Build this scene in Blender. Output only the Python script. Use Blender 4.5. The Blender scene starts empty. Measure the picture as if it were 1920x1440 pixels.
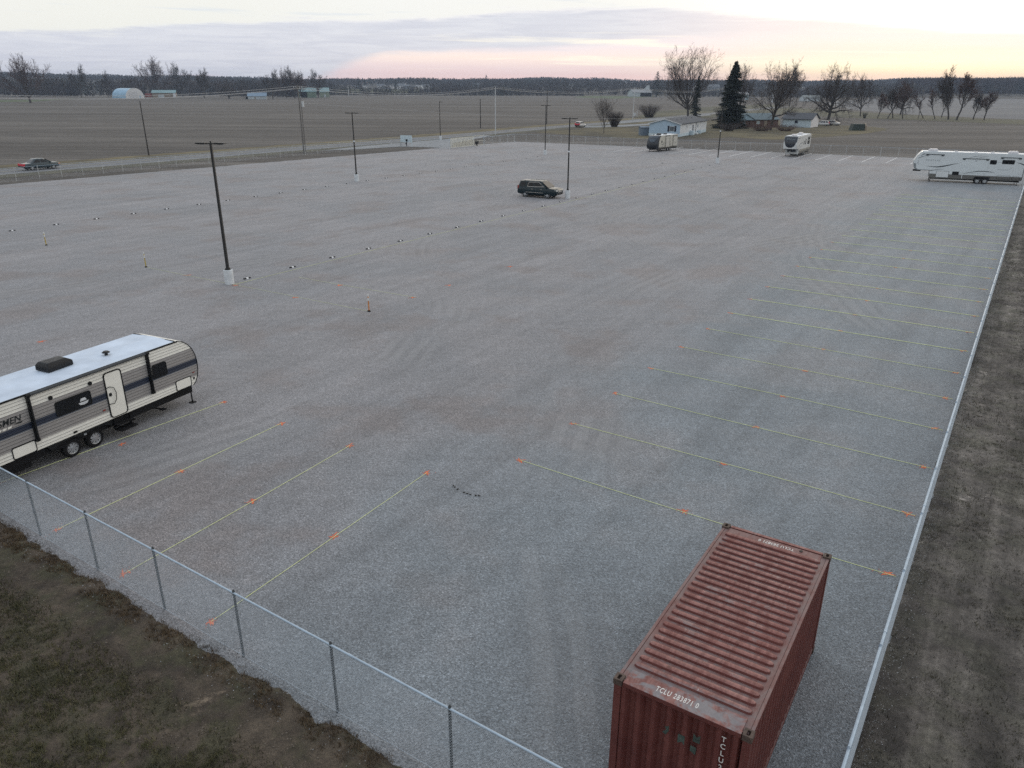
import bpy, bmesh, math, random
import numpy as np
from mathutils import Vector, Matrix, Euler
R = math.radians
random.seed(7); rng = np.random.default_rng(7)
sc = bpy.context.scene
COL = sc.collection

# ------------------------------------------------------------------ camera constants (metres, camera above the origin)
CF, CP, CR, CH = 1410.6, 0.3762, 0.0039, 12.298
_c, _s = math.cos(CP), math.sin(CP); _cr, _sr = math.cos(CR), math.sin(CR)
_w = np.array([0, _c, -_s]); _u0 = np.array([0, _s, _c]); _r0 = np.array([1., 0, 0])
_r = _cr*_r0 + _sr*_u0; _u = -_sr*_r0 + _cr*_u0
def G(x, y, z=0.0):
    "world point at height z seen at photo pixel (x, y)"
    d = _w + _r*(x-960)/CF - _u*(y-720)/CF
    q = np.array([0, 0, CH]) + d*((z-CH)/d[2])
    return (float(q[0]), float(q[1]))
def AZ(x, dist):
    "world x, y at a compass direction given by the photo column, at a distance"
    d = _w + _r*(x-960)/CF - _u*(160-720)/CF
    n = math.hypot(d[0], d[1])
    return (float(d[0]/n*dist), float(d[1]/n*dist))

def lin(c):
    return tuple((v/255/12.92 if v/255 <= .04045 else ((v/255+.055)/1.055)**2.4) for v in c)

# ------------------------------------------------------------------ materials
def new_mat(name):
    m = bpy.data.materials.new(name); m.use_nodes = True
    nt = m.node_tree; b = nt.nodes['Principled BSDF']
    return m, nt, b
def N(nt, t, **kw):
    n = nt.nodes.new(t)
    for k, v in kw.items():
        if k in n.inputs: n.inputs[k].default_value = v
        else: setattr(n, k, v)
    return n
def L(nt, a, b): nt.links.new(a, b)
def noise(nt, vec, scale, detail=3, rough=.5, dist=0):
    n = N(nt, 'ShaderNodeTexNoise'); n.inputs['Scale'].default_value = scale
    n.inputs['Detail'].default_value = detail; n.inputs['Roughness'].default_value = rough
    n.inputs['Distortion'].default_value = dist
    L(nt, vec, n.inputs['Vector']); return n.outputs['Fac']
def mapv(nt, vec, scale=(1,1,1), rot=(0,0,0), loc=(0,0,0)):
    n = N(nt, 'ShaderNodeMapping'); n.inputs['Scale'].default_value = scale
    n.inputs['Rotation'].default_value = rot; n.inputs['Location'].default_value = loc
    L(nt, vec, n.inputs['Vector']); return n.outputs['Vector']
def ramp(nt, fac, stops, interp='LINEAR'):
    n = N(nt, 'ShaderNodeValToRGB'); cr = n.color_ramp; cr.interpolation = interp
    while len(cr.elements) < len(stops): cr.elements.new(.5)
    for e, (p, c) in zip(cr.elements, stops):
        e.position = p; e.color = (*c[:3], 1) if not isinstance(c, (int, float)) else (c, c, c, 1)
    L(nt, fac, n.inputs['Fac']); return n.outputs['Color']
def mixc(nt, fac, a, b, mode='MIX'):
    n = N(nt, 'ShaderNodeMix', data_type='RGBA', blend_type=mode)
    for sock, v in ((n.inputs[0], fac), (n.inputs[6], a), (n.inputs[7], b)):
        if isinstance(v, (int, float)): sock.default_value = v
        elif isinstance(v, tuple): sock.default_value = (*v[:3], 1)
        else: L(nt, v, sock)
    return n.outputs[2]
def maths(nt, op, a, b=0.0, c=None, clamp=False):
    n = N(nt, 'ShaderNodeMath', operation=op, use_clamp=clamp)
    for i, v in enumerate((a, b, c)):
        if v is None: continue
        if isinstance(v, (int, float)): n.inputs[i].default_value = v
        else: L(nt, v, n.inputs[i])
    return n.outputs[0]
def mrange(nt, v, a, b, c=0., d=1., smooth=True):
    n = N(nt, 'ShaderNodeMapRange', interpolation_type='SMOOTHSTEP' if smooth else 'LINEAR')
    L(nt, v, n.inputs[0]); n.inputs[1].default_value = a; n.inputs[2].default_value = b
    n.inputs[3].default_value = c; n.inputs[4].default_value = d; return n.outputs[0]
def bumpn(nt, b, h, strength=.5, dist=.02):
    n = N(nt, 'ShaderNodeBump'); n.inputs['Strength'].default_value = strength; n.inputs['Distance'].default_value = dist
    L(nt, h, n.inputs['Height']); L(nt, n.outputs['Normal'], b.inputs['Normal'])

MC = {}
def M(name, col, rough=.7, metal=0., var=.15, vs=2.5, bump=0., bs=60, coat=0., spec=.5):
    "plain painted / metal / plastic surface with soft uneven wear"
    if name in MC: return MC[name]
    m, nt, b = new_mat(name)
    tc = N(nt, 'ShaderNodeTexCoord').outputs['Object']
    f = noise(nt, tc, vs, 5, .6)
    c = ramp(nt, f, [(.3, tuple(v*(1-var) for v in col)), (.7, tuple(min(1, v*(1+var)) for v in col))])
    L(nt, c, b.inputs['Base Color'])
    r = mrange(nt, noise(nt, tc, vs*3, 3), .3, .7, max(0.03, rough-.08), min(1, rough+.08)); L(nt, r, b.inputs['Roughness'])
    b.inputs['Metallic'].default_value = metal; b.inputs['Coat Weight'].default_value = coat
    b.inputs['Specular IOR Level'].default_value = spec
    if bump: bumpn(nt, b, noise(nt, tc, bs, 3), bump, .01)
    MC[name] = m; return m

# ------------------------------------------------------------------ mesh building
class MB:
    def __init__(s): s.v = []; s.f = []; s.smooth = False
    def add(s, vs, fs):
        o = len(s.v); s.v += [tuple(v) for v in vs]; s.f += [tuple(i+o for i in f) for f in fs]; return s
    def box(s, x0, x1, y0, y1, z0, z1):
        if x0 > x1: x0, x1 = x1, x0
        if y0 > y1: y0, y1 = y1, y0
        if z0 > z1: z0, z1 = z1, z0
        v = [(x0,y0,z0),(x1,y0,z0),(x1,y1,z0),(x0,y1,z0),(x0,y0,z1),(x1,y0,z1),(x1,y1,z1),(x0,y1,z1)]
        return s.add(v, [(0,3,2,1),(4,5,6,7),(0,1,5,4),(1,2,6,5),(2,3,7,6),(3,0,4,7)])
    def obox(s, c, sz, rot=(0,0,0)):
        m = Euler(rot).to_matrix(); hx, hy, hz = [k/2 for k in sz]; v = []
        for z in (-hz, hz):
            for x, y in ((-hx,-hy),(hx,-hy),(hx,hy),(-hx,hy)):
                v.append(Vector(c) + m @ Vector((x,y,z)))
        return s.add(v, [(0,3,2,1),(4,5,6,7),(0,1,5,4),(1,2,6,5),(2,3,7,6),(3,0,4,7)])
    def tube(s, pts, rad, n=8, cap=True):
        "tube through points; rad a number or list"
        pts = [Vector(p) for p in pts]
        if not isinstance(rad, (list, tuple)): rad = [rad]*len(pts)
        rings = []; prev = None
        for i, p in enumerate(pts):
            d = (pts[min(i+1, len(pts)-1)] - pts[max(i-1, 0)]).normalized()
            a = prev if prev is not None else (Vector((0,0,1)) if abs(d.z) < .9 else Vector((1,0,0)))
            u = (a - d*a.dot(d)).normalized(); prev = u; w = d.cross(u)
            rings.append([p + (u*math.cos(t)+w*math.sin(t))*rad[i] for t in [2*math.pi*k/n for k in range(n)]])
        v = [q for r_ in rings for q in r_]; f = []
        for i in range(len(pts)-1):
            for k in range(n):
                f.append((i*n+k, i*n+(k+1)%n, (i+1)*n+(k+1)%n, (i+1)*n+k))
        if cap: f.append(tuple(range(n-1, -1, -1))); f.append(tuple((len(pts)-1)*n+k for k in range(n)))
        return s.add(v, f)
    def cyl(s, p0, p1, r, n=12, r1=None): return s.tube([p0, p1], [r, r if r1 is None else r1], n)
    def prism(s, poly, a, b, axis='y'):
        "extrude a 2D outline: axis y -> outline in x,z ; axis x -> outline in y,z ; axis z -> outline in x,y"
        def P(p, t):
            return (p[0], t, p[1]) if axis == 'y' else ((t, p[0], p[1]) if axis == 'x' else (p[0], p[1], t))
        n = len(poly); v = [P(p, a) for p in poly] + [P(p, b) for p in poly]
        f = [(i, (i+1) % n, n+(i+1) % n, n+i) for i in range(n)] + [tuple(range(n-1,-1,-1)), tuple(range(n, 2*n))]
        return s.add(v, f)
    def ring(s, outer, inner, y0, y1):
        "frame between two outlines of equal length (x,z), thick in y"
        n = len(outer); v = []
        for y in (y0, y1):
            v += [(p[0], y, p[1]) for p in outer] + [(p[0], y, p[1]) for p in inner]
        f = []
        for i in range(n):
            j = (i+1) % n
            f += [(i, j, n+j, n+i), (2*n+i, 3*n+i, 3*n+j, 2*n+j), (i, 2*n+i, 2*n+j, j), (n+i, n+j, 3*n+j, 3*n+i)]
        return s.add(v, f)
    def build(s, name, mat, parent=None, bevel=0, smooth=False, seg=2):
        me = bpy.data.meshes.new(name); me.from_pydata([tuple(v) for v in s.v], [], s.f)
        bm = bmesh.new(); bm.from_mesh(me); bmesh.ops.recalc_face_normals(bm, faces=bm.faces); bm.to_mesh(me); bm.free()
        if mat: me.materials.append(mat)
        o = bpy.data.objects.new(name, me); COL.objects.link(o)
        if parent: o.parent = parent
        if bevel:
            md = o.modifiers.new('bevel', 'BEVEL'); md.width = bevel; md.segments = seg; md.limit_method = 'ANGLE'; md.angle_limit = R(35)
        if smooth or bevel:
            me.polygons.foreach_set('use_smooth', [True]*len(me.polygons)); 
            e = o.modifiers.new('wn', 'WEIGHTED_NORMAL') if bevel else None
            if smooth: me.set_sharp_from_angle(angle=R(40))
        return o

def npmesh(name, verts, faces, mat, parent=None, smooth=False):
    "fast mesh from arrays; faces (n,3) or (n,4)"
    verts = np.asarray(verts, np.float32); faces = np.asarray(faces, np.int32)
    me = bpy.data.meshes.new(name); k = faces.shape[1]
    me.vertices.add(len(verts)); me.vertices.foreach_set('co', verts.ravel())
    me.loops.add(faces.size); me.loops.foreach_set('vertex_index', faces.ravel())
    me.polygons.add(len(faces)); me.polygons.foreach_set('loop_start', np.arange(0, faces.size, k, dtype=np.int32))
    try: me.polygons.foreach_set('loop_total', np.full(len(faces), k, np.int32))
    except Exception: pass
    if smooth: me.polygons.foreach_set('use_smooth', np.ones(len(faces), bool))
    me.update(calc_edges=True); me.validate()
    me.materials.append(mat)
    o = bpy.data.objects.new(name, me); COL.objects.link(o)
    if parent: o.parent = parent
    return o

def tag(o, label=None, cat=None, group=None, kind=None):
    if label: o['label'] = label
    if cat: o['category'] = cat
    if group: o['group'] = group
    if kind: o['kind'] = kind
    return o
def thing(name, label, cat, loc=(0,0,0), rz=0, group=None):
    o = bpy.data.objects.new(name, None); COL.objects.link(o); o.empty_display_size = .2
    o.location = loc; o.rotation_euler = (0, 0, rz)
    return tag(o, label, cat, group)
def dup(root, loc=None, rz=None, label=None, group=None, scale=None):
    r = root.copy(); COL.objects.link(r)
    for ch in list(root.children):
        c = ch.copy(); COL.objects.link(c); c.parent = r
        for g in list(ch.children):
            d = g.copy(); COL.objects.link(d); d.parent = c
    if loc is not None: r.location = loc
    if rz is not None: r.rotation_euler = (0, 0, rz)
    if label: r['label'] = label
    if group: r['group'] = group
    if scale is not None: r.scale = scale if isinstance(scale, tuple) else (scale,)*3
    return r
ORD = ['first','second','third','fourth','fifth','sixth','seventh','eighth','ninth','tenth','eleventh','twelfth','thirteenth','fourteenth','fifteenth','sixteenth','seventeenth','eighteenth','nineteenth','twentieth','twenty-first','twenty-second','twenty-third','twenty-fourth','twenty-fifth','twenty-sixth','twenty-seventh','twenty-eighth','twenty-ninth','thirtieth']

def rrect(x0, x1, z0, z1, r, n=4):
    "rounded rectangle outline"
    pts = []
    for cx, cz, a in ((x1-r, z0+r, -90), (x1-r, z1-r, 0), (x0+r, z1-r, 90), (x0+r, z0+r, 180)):
        for k in range(n+1):
            t = R(a + 90*k/n); pts.append((cx+r*math.cos(t), cz+r*math.sin(t)))
    return pts

def text_mesh(s, size, mat, name, parent, loc, rot, extrude=.002, spacing=1., sx=1., shear=0., offset=0.):
    cu = bpy.data.curves.new('t', 'FONT'); cu.body = s; cu.size = size; cu.extrude = extrude
    cu.space_character = spacing; cu.shear = shear; cu.align_x = 'CENTER'; cu.align_y = 'CENTER'; cu.offset = offset; cu.resolution_u = 3
    tmp = bpy.data.objects.new('t', cu); COL.objects.link(tmp)
    dg = bpy.context.evaluated_depsgraph_get(); me = bpy.data.meshes.new_from_object(tmp.evaluated_get(dg))
    bpy.data.objects.remove(tmp); bpy.data.curves.remove(cu)
    me.materials.clear(); me.materials.append(mat)
    o = bpy.data.objects.new(name, me); COL.objects.link(o); o.parent = parent
    o.location = loc; o.rotation_euler = rot; o.scale = (sx, 1, 1)
    return o
# ================================================================== ground
AD = np.array([.5563, .8310]); BD = np.array([.8362, -.5485])     # along the lot, across the lot
NC = np.array([4.08, 7.15]); RC = np.array([92.4, 139.2]); FC = np.array([.41, 189.5]); LC = np.array([-91.5, 69.8])

def hgt(x, y):
    "height of the land: flat near, rising to a long low ridge"
    x = np.asarray(x, float); y = np.asarray(y, float)
    r = np.hypot(x, y); az = np.degrees(np.arctan2(x, y))
    t = np.clip((r-1230)/2000, 0, 1.3)
    top = 27 + 3.5*np.sin(az*.21+1) + 2.2*np.sin(az*.53) + 1.5*np.sin(az*1.3+r*.002) + np.where(az < -10, (-10-az)*.24, 0) + np.where(az > 22, (az-22)*.25, 0)
    k = np.where(t < 1, t*(1.6-.6*t), 1-(t-1)*1.2)
    return np.where(r > 1230, top*k + 2.5*np.sin(x*.006)*np.sin(y*.005)*np.clip(t*4, 0, 1), 0)

def pos(nt): return N(nt, 'ShaderNodeNewGeometry').outputs['Position']

def mat_field():
    m, nt, b = new_mat('tilled_field'); p = pos(nt)
    rows = noise(nt, mapv(nt, p, (.012, .35, 1), (0, 0, R(6))), 1, 5, .6)
    big = noise(nt, mapv(nt, p, (.006, .02, 1)), 1, 4, .55)
    mid = noise(nt, mapv(nt, p, (.05, .16, 1), (0, 0, R(4))), 1, 4, .6)
    fine = noise(nt, p, 2.2, 5, .75)
    c = ramp(nt, rows, [(.36, (.042, .036, .031)), (.5, (.072, .064, .056)), (.64, (.112, .100, .088))])
    c = mixc(nt, mrange(nt, mid, .35, .65, 0, .75), c, (.060, .053, .047))
    c = mixc(nt, mrange(nt, big, .35, .7, 0, .7), c, (.112, .102, .092))
    wide = noise(nt, mapv(nt, p, (.0045, .05, 1), (0, 0, R(3))), 1, 6, .65)
    c = mixc(nt, .9, c, ramp(nt, wide, [(.36, .66), (.5, 1.0), (.64, 1.3)]), 'MULTIPLY')
    c = mixc(nt, .7, c, ramp(nt, noise(nt, mapv(nt, p, (.08, .4, 1)), 1, 4, .7), [(.36, .7), (.64, 1.3)]), 'MULTIPLY')
    c = mixc(nt, .85, c, ramp(nt, fine, [(.34, .45), (.66, 1.6)]), 'MULTIPLY')
    ln = N(nt, 'ShaderNodeVectorMath', operation='LENGTH'); L(nt, p, ln.inputs[0])
    c = mixc(nt, mrange(nt, ln.outputs['Value'], 1190, 1300), c, mixc(nt, mrange(nt, mid, .5, .62), (.045, .04, .036), (.11, .105, .085)))
    L(nt, c, b.inputs['Base Color']); b.inputs['Roughness'].default_value = .95
    bumpn(nt, b, fine, .8, .15); return m
def mat_gravel():
    m, nt, b = new_mat('crushed_gravel'); p = pos(nt)
    v = N(nt, 'ShaderNodeTexVoronoi'); v.inputs['Scale'].default_value = 32; L(nt, p, v.inputs['Vector'])
    stones = N(nt, 'ShaderNodeSeparateColor'); L(nt, v.outputs['Color'], stones.inputs[0])
    g1 = noise(nt, p, 16, 4, .8); g2 = noise(nt, p, 1.1, 5, .7)
    rot = mapv(nt, p, (1, 1, 1), (0, 0, R(-56.2)))
    s1 = noise(nt, mapv(nt, rot, (.05, .9, 1)), 1, 5, .62, .6)
    s2 = noise(nt, mapv(nt, p, (.9, .1, 1), (0, 0, R(12))), 1, 5, .6, 1.2)
    s3 = noise(nt, mapv(nt, p, (.12, .7, 1), (0, 0, R(24))), 1, 5, .6, 1.5)
    pat = noise(nt, p, .085, 4, .55, .5); pat2 = noise(nt, mapv(nt, p, loc=(31, 7, 0)), .16, 5, .6)
    crs = N(nt, 'ShaderNodeVectorMath', operation='DOT_PRODUCT'); L(nt, p, crs.inputs[0]); crs.inputs[1].default_value = (.8362, -.5485, 0)
    cw = maths(nt, 'ADD', crs.outputs['Value'], maths(nt, 'MULTIPLY', maths(nt, 'SUBTRACT', pat, .5), 26.))
    fresh = mrange(nt, cw, -19, -9)                                   # newer blue-grey stone in the bays along the long fence
    c = mixc(nt, mrange(nt, pat, .42, .58), (.206, .209, .224), (.234, .230, .242))
    c = mixc(nt, fresh, c, mixc(nt, mrange(nt, pat2, .42, .58), (.172, .198, .222), (.196, .219, .241)))
    c = mixc(nt, maths(nt, 'MULTIPLY', mrange(nt, pat2, .50, .64, 0, .8), mrange(nt, fresh, 0, 1, 1, .35)), c, (.200, .180, .180))
    c = mixc(nt, .9, c, ramp(nt, stones.outputs[0], [(0, .5), (.55, .95), (.9, 1.25), (1, 1.7)]), 'MULTIPLY')
    c = mixc(nt, .95, c, ramp(nt, g1, [(.32, .68), (.68, 1.32)]), 'MULTIPLY')
    c = mixc(nt, .7, c, ramp(nt, noise(nt, p, 3.2, 4, .8), [(.34, .84), (.66, 1.16)]), 'MULTIPLY')
    s4 = noise(nt, mapv(nt, rot, (.022, .35, 1), (0, 0, R(-14))), 1, 6, .65, 1.2)
    for s, k in ((s1, .36), (s2, .16), (s3, .22), (s4, .26)):
        c = mixc(nt, k, c, ramp(nt, s, [(.36, .72), (.5, 1.0), (.64, 1.2)]), 'MULTIPLY')
    # wheel tracks swung in wide turns
    for (cx, cy, r0, r1, k) in ((-30, 42, 26, 29, .36), (10, 62, 18, 21, .3), (-60, 100, 60, 63, .3), (90, 40, 70, 73, .34), (60, 20, 58, 62, .3), (-14, 12, 20, 25, .12), (34, 70, 22, 28, .3)):
        d = N(nt, 'ShaderNodeVectorMath', operation='DISTANCE'); L(nt, p, d.inputs[0]); d.inputs[1].default_value = (cx, cy, 0)
        q = maths(nt, 'ADD', d.outputs['Value'], maths(nt, 'MULTIPLY', noise(nt, p, .05, 2), 5.))
        fr = maths(nt, 'SINE', maths(nt, 'MULTIPLY', q, 7.5))
        band = maths(nt, 'MULTIPLY', mrange(nt, q, r0, r0+1.5), mrange(nt, q, r1, r1+1.5, 1, 0))
        band = maths(nt, 'MULTIPLY', band, mrange(nt, noise(nt, p, .11, 3), .45, .62))
        c = mixc(nt, maths(nt, 'MULTIPLY', band, k), c, ramp(nt, mrange(nt, fr, -1, 1), [(.25, (.145, .145, .15)), (.6, (.25, .25, .255))]))
    # a few damp stains and weedy spots
    st = noise(nt, p, .75, 2, .4); c = mixc(nt, mrange(nt, st, .73, .8, 0, .4), c, (.13, .125, .11))
    L(nt, c, b.inputs['Base Color']); b.inputs['Roughness'].default_value = .8; b.inputs['Specular IOR Level'].default_value = .45; b.inputs['Sheen Weight'].default_value = .12; b.inputs['Sheen Roughness'].default_value = .6
    h = maths(nt, 'ADD', v.outputs['Distance'], maths(nt, 'MULTIPLY', g1, 1.2)); bumpn(nt, b, h, .9, .022)
    return m
def mat_soil(name, dark, light, green, gk):
    m, nt, b = new_mat(name); p = pos(nt)
    a = noise(nt, p, .55, 6, .65, .4); bb = noise(nt, p, 5, 6, .75); c3 = noise(nt, p, 40, 4, .7); g = noise(nt, p, .9, 5, .6)
    c = ramp(nt, a, [(.34, dark), (.66, light)])
    c = mixc(nt, mrange(nt, g, .45, .62, 0, gk), c, green)
    c = mixc(nt, mrange(nt, noise(nt, mapv(nt, p, loc=(5, 9, 0)), .32, 6, .7, .8), .62, .7, 0, .7), c, tuple(v*2.3 for v in light))
    if gk < .5:
        ru = noise(nt, mapv(nt, mapv(nt, p, (1, 1, 1), (0, 0, R(-56.2))), (.05, 1.1, 1)), 1, 5, .6, .4); c = mixc(nt, .85, c, ramp(nt, ru, [(.38, .55), (.5, 1), (.62, 1.55)]), 'MULTIPLY')
    c = mixc(nt, .9, c, ramp(nt, bb, [(.3, .5), (.7, 1.5)]), 'MULTIPLY')
    c = mixc(nt, .8, c, ramp(nt, c3, [(.3, .55), (.66, 1.4), (.8, 2.2)]), 'MULTIPLY')
    L(nt, c, b.inputs['Base Color']); b.inputs['Roughness'].default_value = .96
    bumpn(nt, b, maths(nt, 'ADD', bb, maths(nt, 'MULTIPLY', c3, .4)), 1, .06); return m
def mat_grass(name, c0, c1, sc_=.08, an=(1, 1, 1)):
    m, nt, b = new_mat(name); p = pos(nt)
    a = noise(nt, mapv(nt, p, an), sc_, 5, .6, .4); f = noise(nt, p, 3, 4, .8)
    c = mixc(nt, .8, ramp(nt, a, [(.35, c0), (.65, c1)]), ramp(nt, f, [(.3, .6), (.7, 1.4)]), 'MULTIPLY')
    L(nt, c, b.inputs['Base Color']); b.inputs['Roughness'].default_value = .95
    bumpn(nt, b, f, .8, .1); return m

m_field = mat_field(); m_gravel = mat_gravel()
# one sheet out to the horizon
radii = np.concatenate([[0], np.geomspace(8, 1200, 26), np.linspace(1230, 3600, 60), np.linspace(3640, 3720, 3)])
AZN = 720; az = np.linspace(0, 2*np.pi, AZN, endpoint=False)
V = []; 
rr, aa = np.meshgrid(radii[1:], az, indexing='ij'); X = rr*np.sin(aa); Y = rr*np.cos(aa); Z = hgt(X, Y) - .05
V = np.concatenate([[[0, 0, -.05]], np.stack([X.ravel(), Y.ravel(), Z.ravel()], 1)])
F = []; nr = len(radii)-1
i = np.arange(AZN); j = (i+1) % AZN
Fq = np.concatenate([np.stack([1+k*AZN+i, 1+k*AZN+j, 1+(k+1)*AZN+j, 1+(k+1)*AZN+i], 1)[:, ::-1] for k in range(nr-1)])
Ft = np.stack([np.zeros_like(i), 1+i, 1+j], 1)[:, ::-1]
Fq = np.concatenate([Fq, np.stack([Ft[:, 0], Ft[:, 1], Ft[:, 2], Ft[:, 2]], 1)[:0]])
g = npmesh('ground', V, Fq, m_field, smooth=True); tag(g, kind='structure')
gc = MB(); gc.add([tuple(v) for v in V[:1+AZN]], [tuple(t) for t in Ft]); 
bm = bmesh.new(); bm.from_mesh(g.data); cv = bm.verts.new((0, 0, -.05)); bm.verts.ensure_lookup_table()
for k in range(AZN): bm.faces.new((cv, bm.verts[1+(k+1) % AZN], bm.verts[1+k]))
bmesh.ops.recalc_face_normals(bm, faces=bm.faces); bm.to_mesh(g.data); bm.free()

def ragged(poly, step=1.2, amp=.18, seed=1):
    rg = np.random.default_rng(seed); out = []
    for a, b2 in zip(poly, poly[1:]+poly[:1]):
        a = np.array(a[:2], float); b2 = np.array(b2[:2], float); n = max(1, int(np.linalg.norm(b2-a)/step))
        for k in range(n):
            q = a+(b2-a)*k/n; out.append(tuple(q+rg.normal(0, amp, 2)*(k > 0)))
    return out
def sheet(name, poly, z, mat, step=1.2, amp=.15, seed=1, kind='structure', label=None, cat=None):
    from mathutils.geometry import tessellate_polygon
    pts = ragged(poly, step, amp, seed); tr = tessellate_polygon([[Vector((*p, 0)) for p in pts]])
    m_ = MB(); m_.add([(p[0], p[1], z) for p in pts], [tuple(t) for t in tr])
    o = m_.build(name, mat)
    if sum(p.normal.z for p in o.data.polygons) < 0: o.data.flip_normals()
    return tag(o, label, cat, kind=kind)
def strip(name, cl, o0, o1, z, mat, amp=.0, seed=2, step=3.):
    "band along a centreline between two sideways offsets (positive = away from the lot)"
    rg = np.random.default_rng(seed); P2 = []
    for a, b2 in zip(cl[:-1], cl[1:]):
        a = np.array(a); b2 = np.array(b2); n = max(1, int(np.linalg.norm(b2-a)/step))
        P2 += [a+(b2-a)*k/n for k in range(n)]
    P2.append(np.array(cl[-1])); P2 = np.array(P2, float)
    T = np.gradient(P2, axis=0); T /= np.linalg.norm(T, axis=1)[:, None]; Nn = np.stack([-T[:, 1], T[:, 0]], 1)
    A = P2+Nn*(o0+rg.normal(0, amp, (len(P2), 1))); B = P2+Nn*(o1+rg.normal(0, amp, (len(P2), 1)))
    v = np.concatenate([np.c_[A, np.full(len(A), z)], np.c_[B, np.full(len(B), z)]]); n = len(A); k = np.arange(n-1)
    o = npmesh(name, v, np.stack([k, k+1, n+k+1, n+k], 1), mat)
    if o.data.polygons[0].normal.z < 0: o.data.flip_normals()
    return tag(o, kind='structure')

out = lambda p, a, b2: tuple(np.array(p)+AD*a+BD*b2)
sheet('gravel_lot', [out(NC, -1.6, .5), out(RC, .6, .6), tuple(FC+np.array([.1, .8])), tuple(LC+np.array([-1.2, 0])), out(LC, -1.6, -1)], 0, m_gravel, 1.0, .12)
m_road = M('worn_asphalt', (.115, .122, .135), .85, 0, .14, .15)
m_vergeA = mat_grass('dry_verge_grass', (.075, .062, .034), (.16, .132, .070), .12)
m_vergeB = mat_grass('mown_verge_grass', (.05, .05, .036), (.105, .098, .068), .2)
m_dust = mat_grass('pale_shoulder_gravel', (.18, .19, .20), (.26, .27, .28), .3)
m_yard = mat_grass('winter_lawn', (.045, .040, .026), (.125, .104, .052), .07)
m_pale = mat_grass('pale_stubble_field', (.105, .107, .115), (.155, .155, .155), .012, (1, 4, 1))
m_green = mat_grass('green_pasture', (.045, .065, .028), (.08, .10, .042), .02)
RD = [(-190, -50), (-115, 62), (-77.5, 119), (-66, 136), (-52, 158), (-28, 193), (-1.5, 238), (11, 259), (40, 303), (64, 346), (110, 425), (190, 565)]
strip('verge_near', RD, -9, -3.4, -.030, m_vergeB, .3, 3)
strip('verge_far', RD, 3.4, 10.5, -.034, m_vergeA, .5, 4)
strip('road_shoulder', RD, -4.3, -3.1, -.024, m_dust, .12, 5)
strip('road', RD, -3.6, 3.6, -.016, m_road, .03, 6)
strip('edge_line_near', RD, -3.2, -3.08, -.012, M('worn_white_line', (.5, .5, .5), .8))
strip('edge_line_far', RD, 3.08, 3.2, -.012, MC['worn_white_line'])
strip('centre_line', RD, -.07, .07, -.012, M('worn_yellow_line', (.42, .32, .08), .8))
sheet('gate_apron', [G(*p) for p in ((596, 283), (690, 273), (760, 267), (880, 257), (925, 252), (905, 258), (850, 268), (845, 278), (800, 276), (750, 275), (680, 279))], -.008, m_dust, 2, .3)
sheet('yard_lawn', [G(*p) for p in ((1003, 248), (1110, 255), (1190, 260), (1335, 259), (1370, 257), (1450, 262), (1560, 256), (1632, 249), (1668, 242), (1640, 238), (1560, 234), (1470, 226), (1400, 224), (1300, 224), (1210, 228), (1120, 238), (1040, 244))], -.028, m_yard, 3, .5)
sheet('pasture', [G(*p) for p in ((1190, 219), (1240, 224), (1330, 221), (1460, 214), (1600, 221), (1740, 226), (1860, 231), (1990, 236), (1990, 226), (1860, 223), (1700, 215), (1500, 203), (1440, 196), (1330, 200), (1240, 208))], -.032, mat_grass('rough_pasture', (.05, .052, .034), (.105, .098, .058), .03), 8, 1.5)
sheet('far_field', [G(*p) for p in ((1545, 192), (1600, 206), (1700, 214), (1870, 222), (2050, 230), (2050, 184), (1900, 182.2), (1760, 183), (1640, 185))], -.036, m_pale, 12, 1.5)
sheet('driveway', [G(*p) for p in ((1095, 239), (1160, 238), (1250, 232), (1252, 230), (1165, 234), (1095, 236.5))], -.014, m_dust, 3, .2)
sheet('side_road', [G(*p) for p in ((1125, 232), (1170, 227), (1240, 221), (1330, 214), (1332, 216), (1240, 225), (1170, 231))], -.012, m_dust, 3, .2)
sheet('winter_wheat', [G(*p) for p in ((-20, 187), (60, 187), (150, 184.5), (60, 190.5), (-20, 191.5))], -.03, m_green, 10, 2)
sheet('meadow', [G(*p) for p in ((1075, 182.5), (1100, 178.8), (1190, 178.2), (1250, 179), (1200, 183), (1150, 185))], -.03, m_green, 10, 2)

# soil and dead grass outside the two fences
def vnoise(x, y, sc_, seed, octv=4):
    rg = np.random.default_rng(seed); out_ = 0; amp = 1; tot = 0
    for o in range(octv):
        t = rg.random((64, 64)); u = x/sc_*2**o; v = y/sc_*2**o
        iu = np.floor(u).astype(int); iv = np.floor(v).astype(int); fu = u-iu; fv = v-iv; fu = fu*fu*(3-2*fu); fv = fv*fv*(3-2*fv)
        a = t[iu % 64, iv % 64]; b2 = t[(iu+1) % 64, iv % 64]; c = t[iu % 64, (iv+1) % 64]; d = t[(iu+1) % 64, (iv+1) % 64]
        out_ = out_ + amp*((a*(1-fu)+b2*fu)*(1-fv)+(c*(1-fu)+d*fu)*fv); tot += amp; amp *= .55
    return out_/tot
def soilz(t, s, start, rise, seed):
    n = vnoise(t, s, 1.7, seed) - .5; n2 = vnoise(t, s, .4, seed+5, 4) - .5; e = vnoise(t, s*0, .9, seed+9, 5) - .5
    k = np.clip((s-start-e*.28)/rise, 0, 1)
    return -.07 + .17*k + n*.10*k + n2*.15*np.clip(k+.35, 0, 1) - np.clip(s-3, 0, 30)*.012
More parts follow.
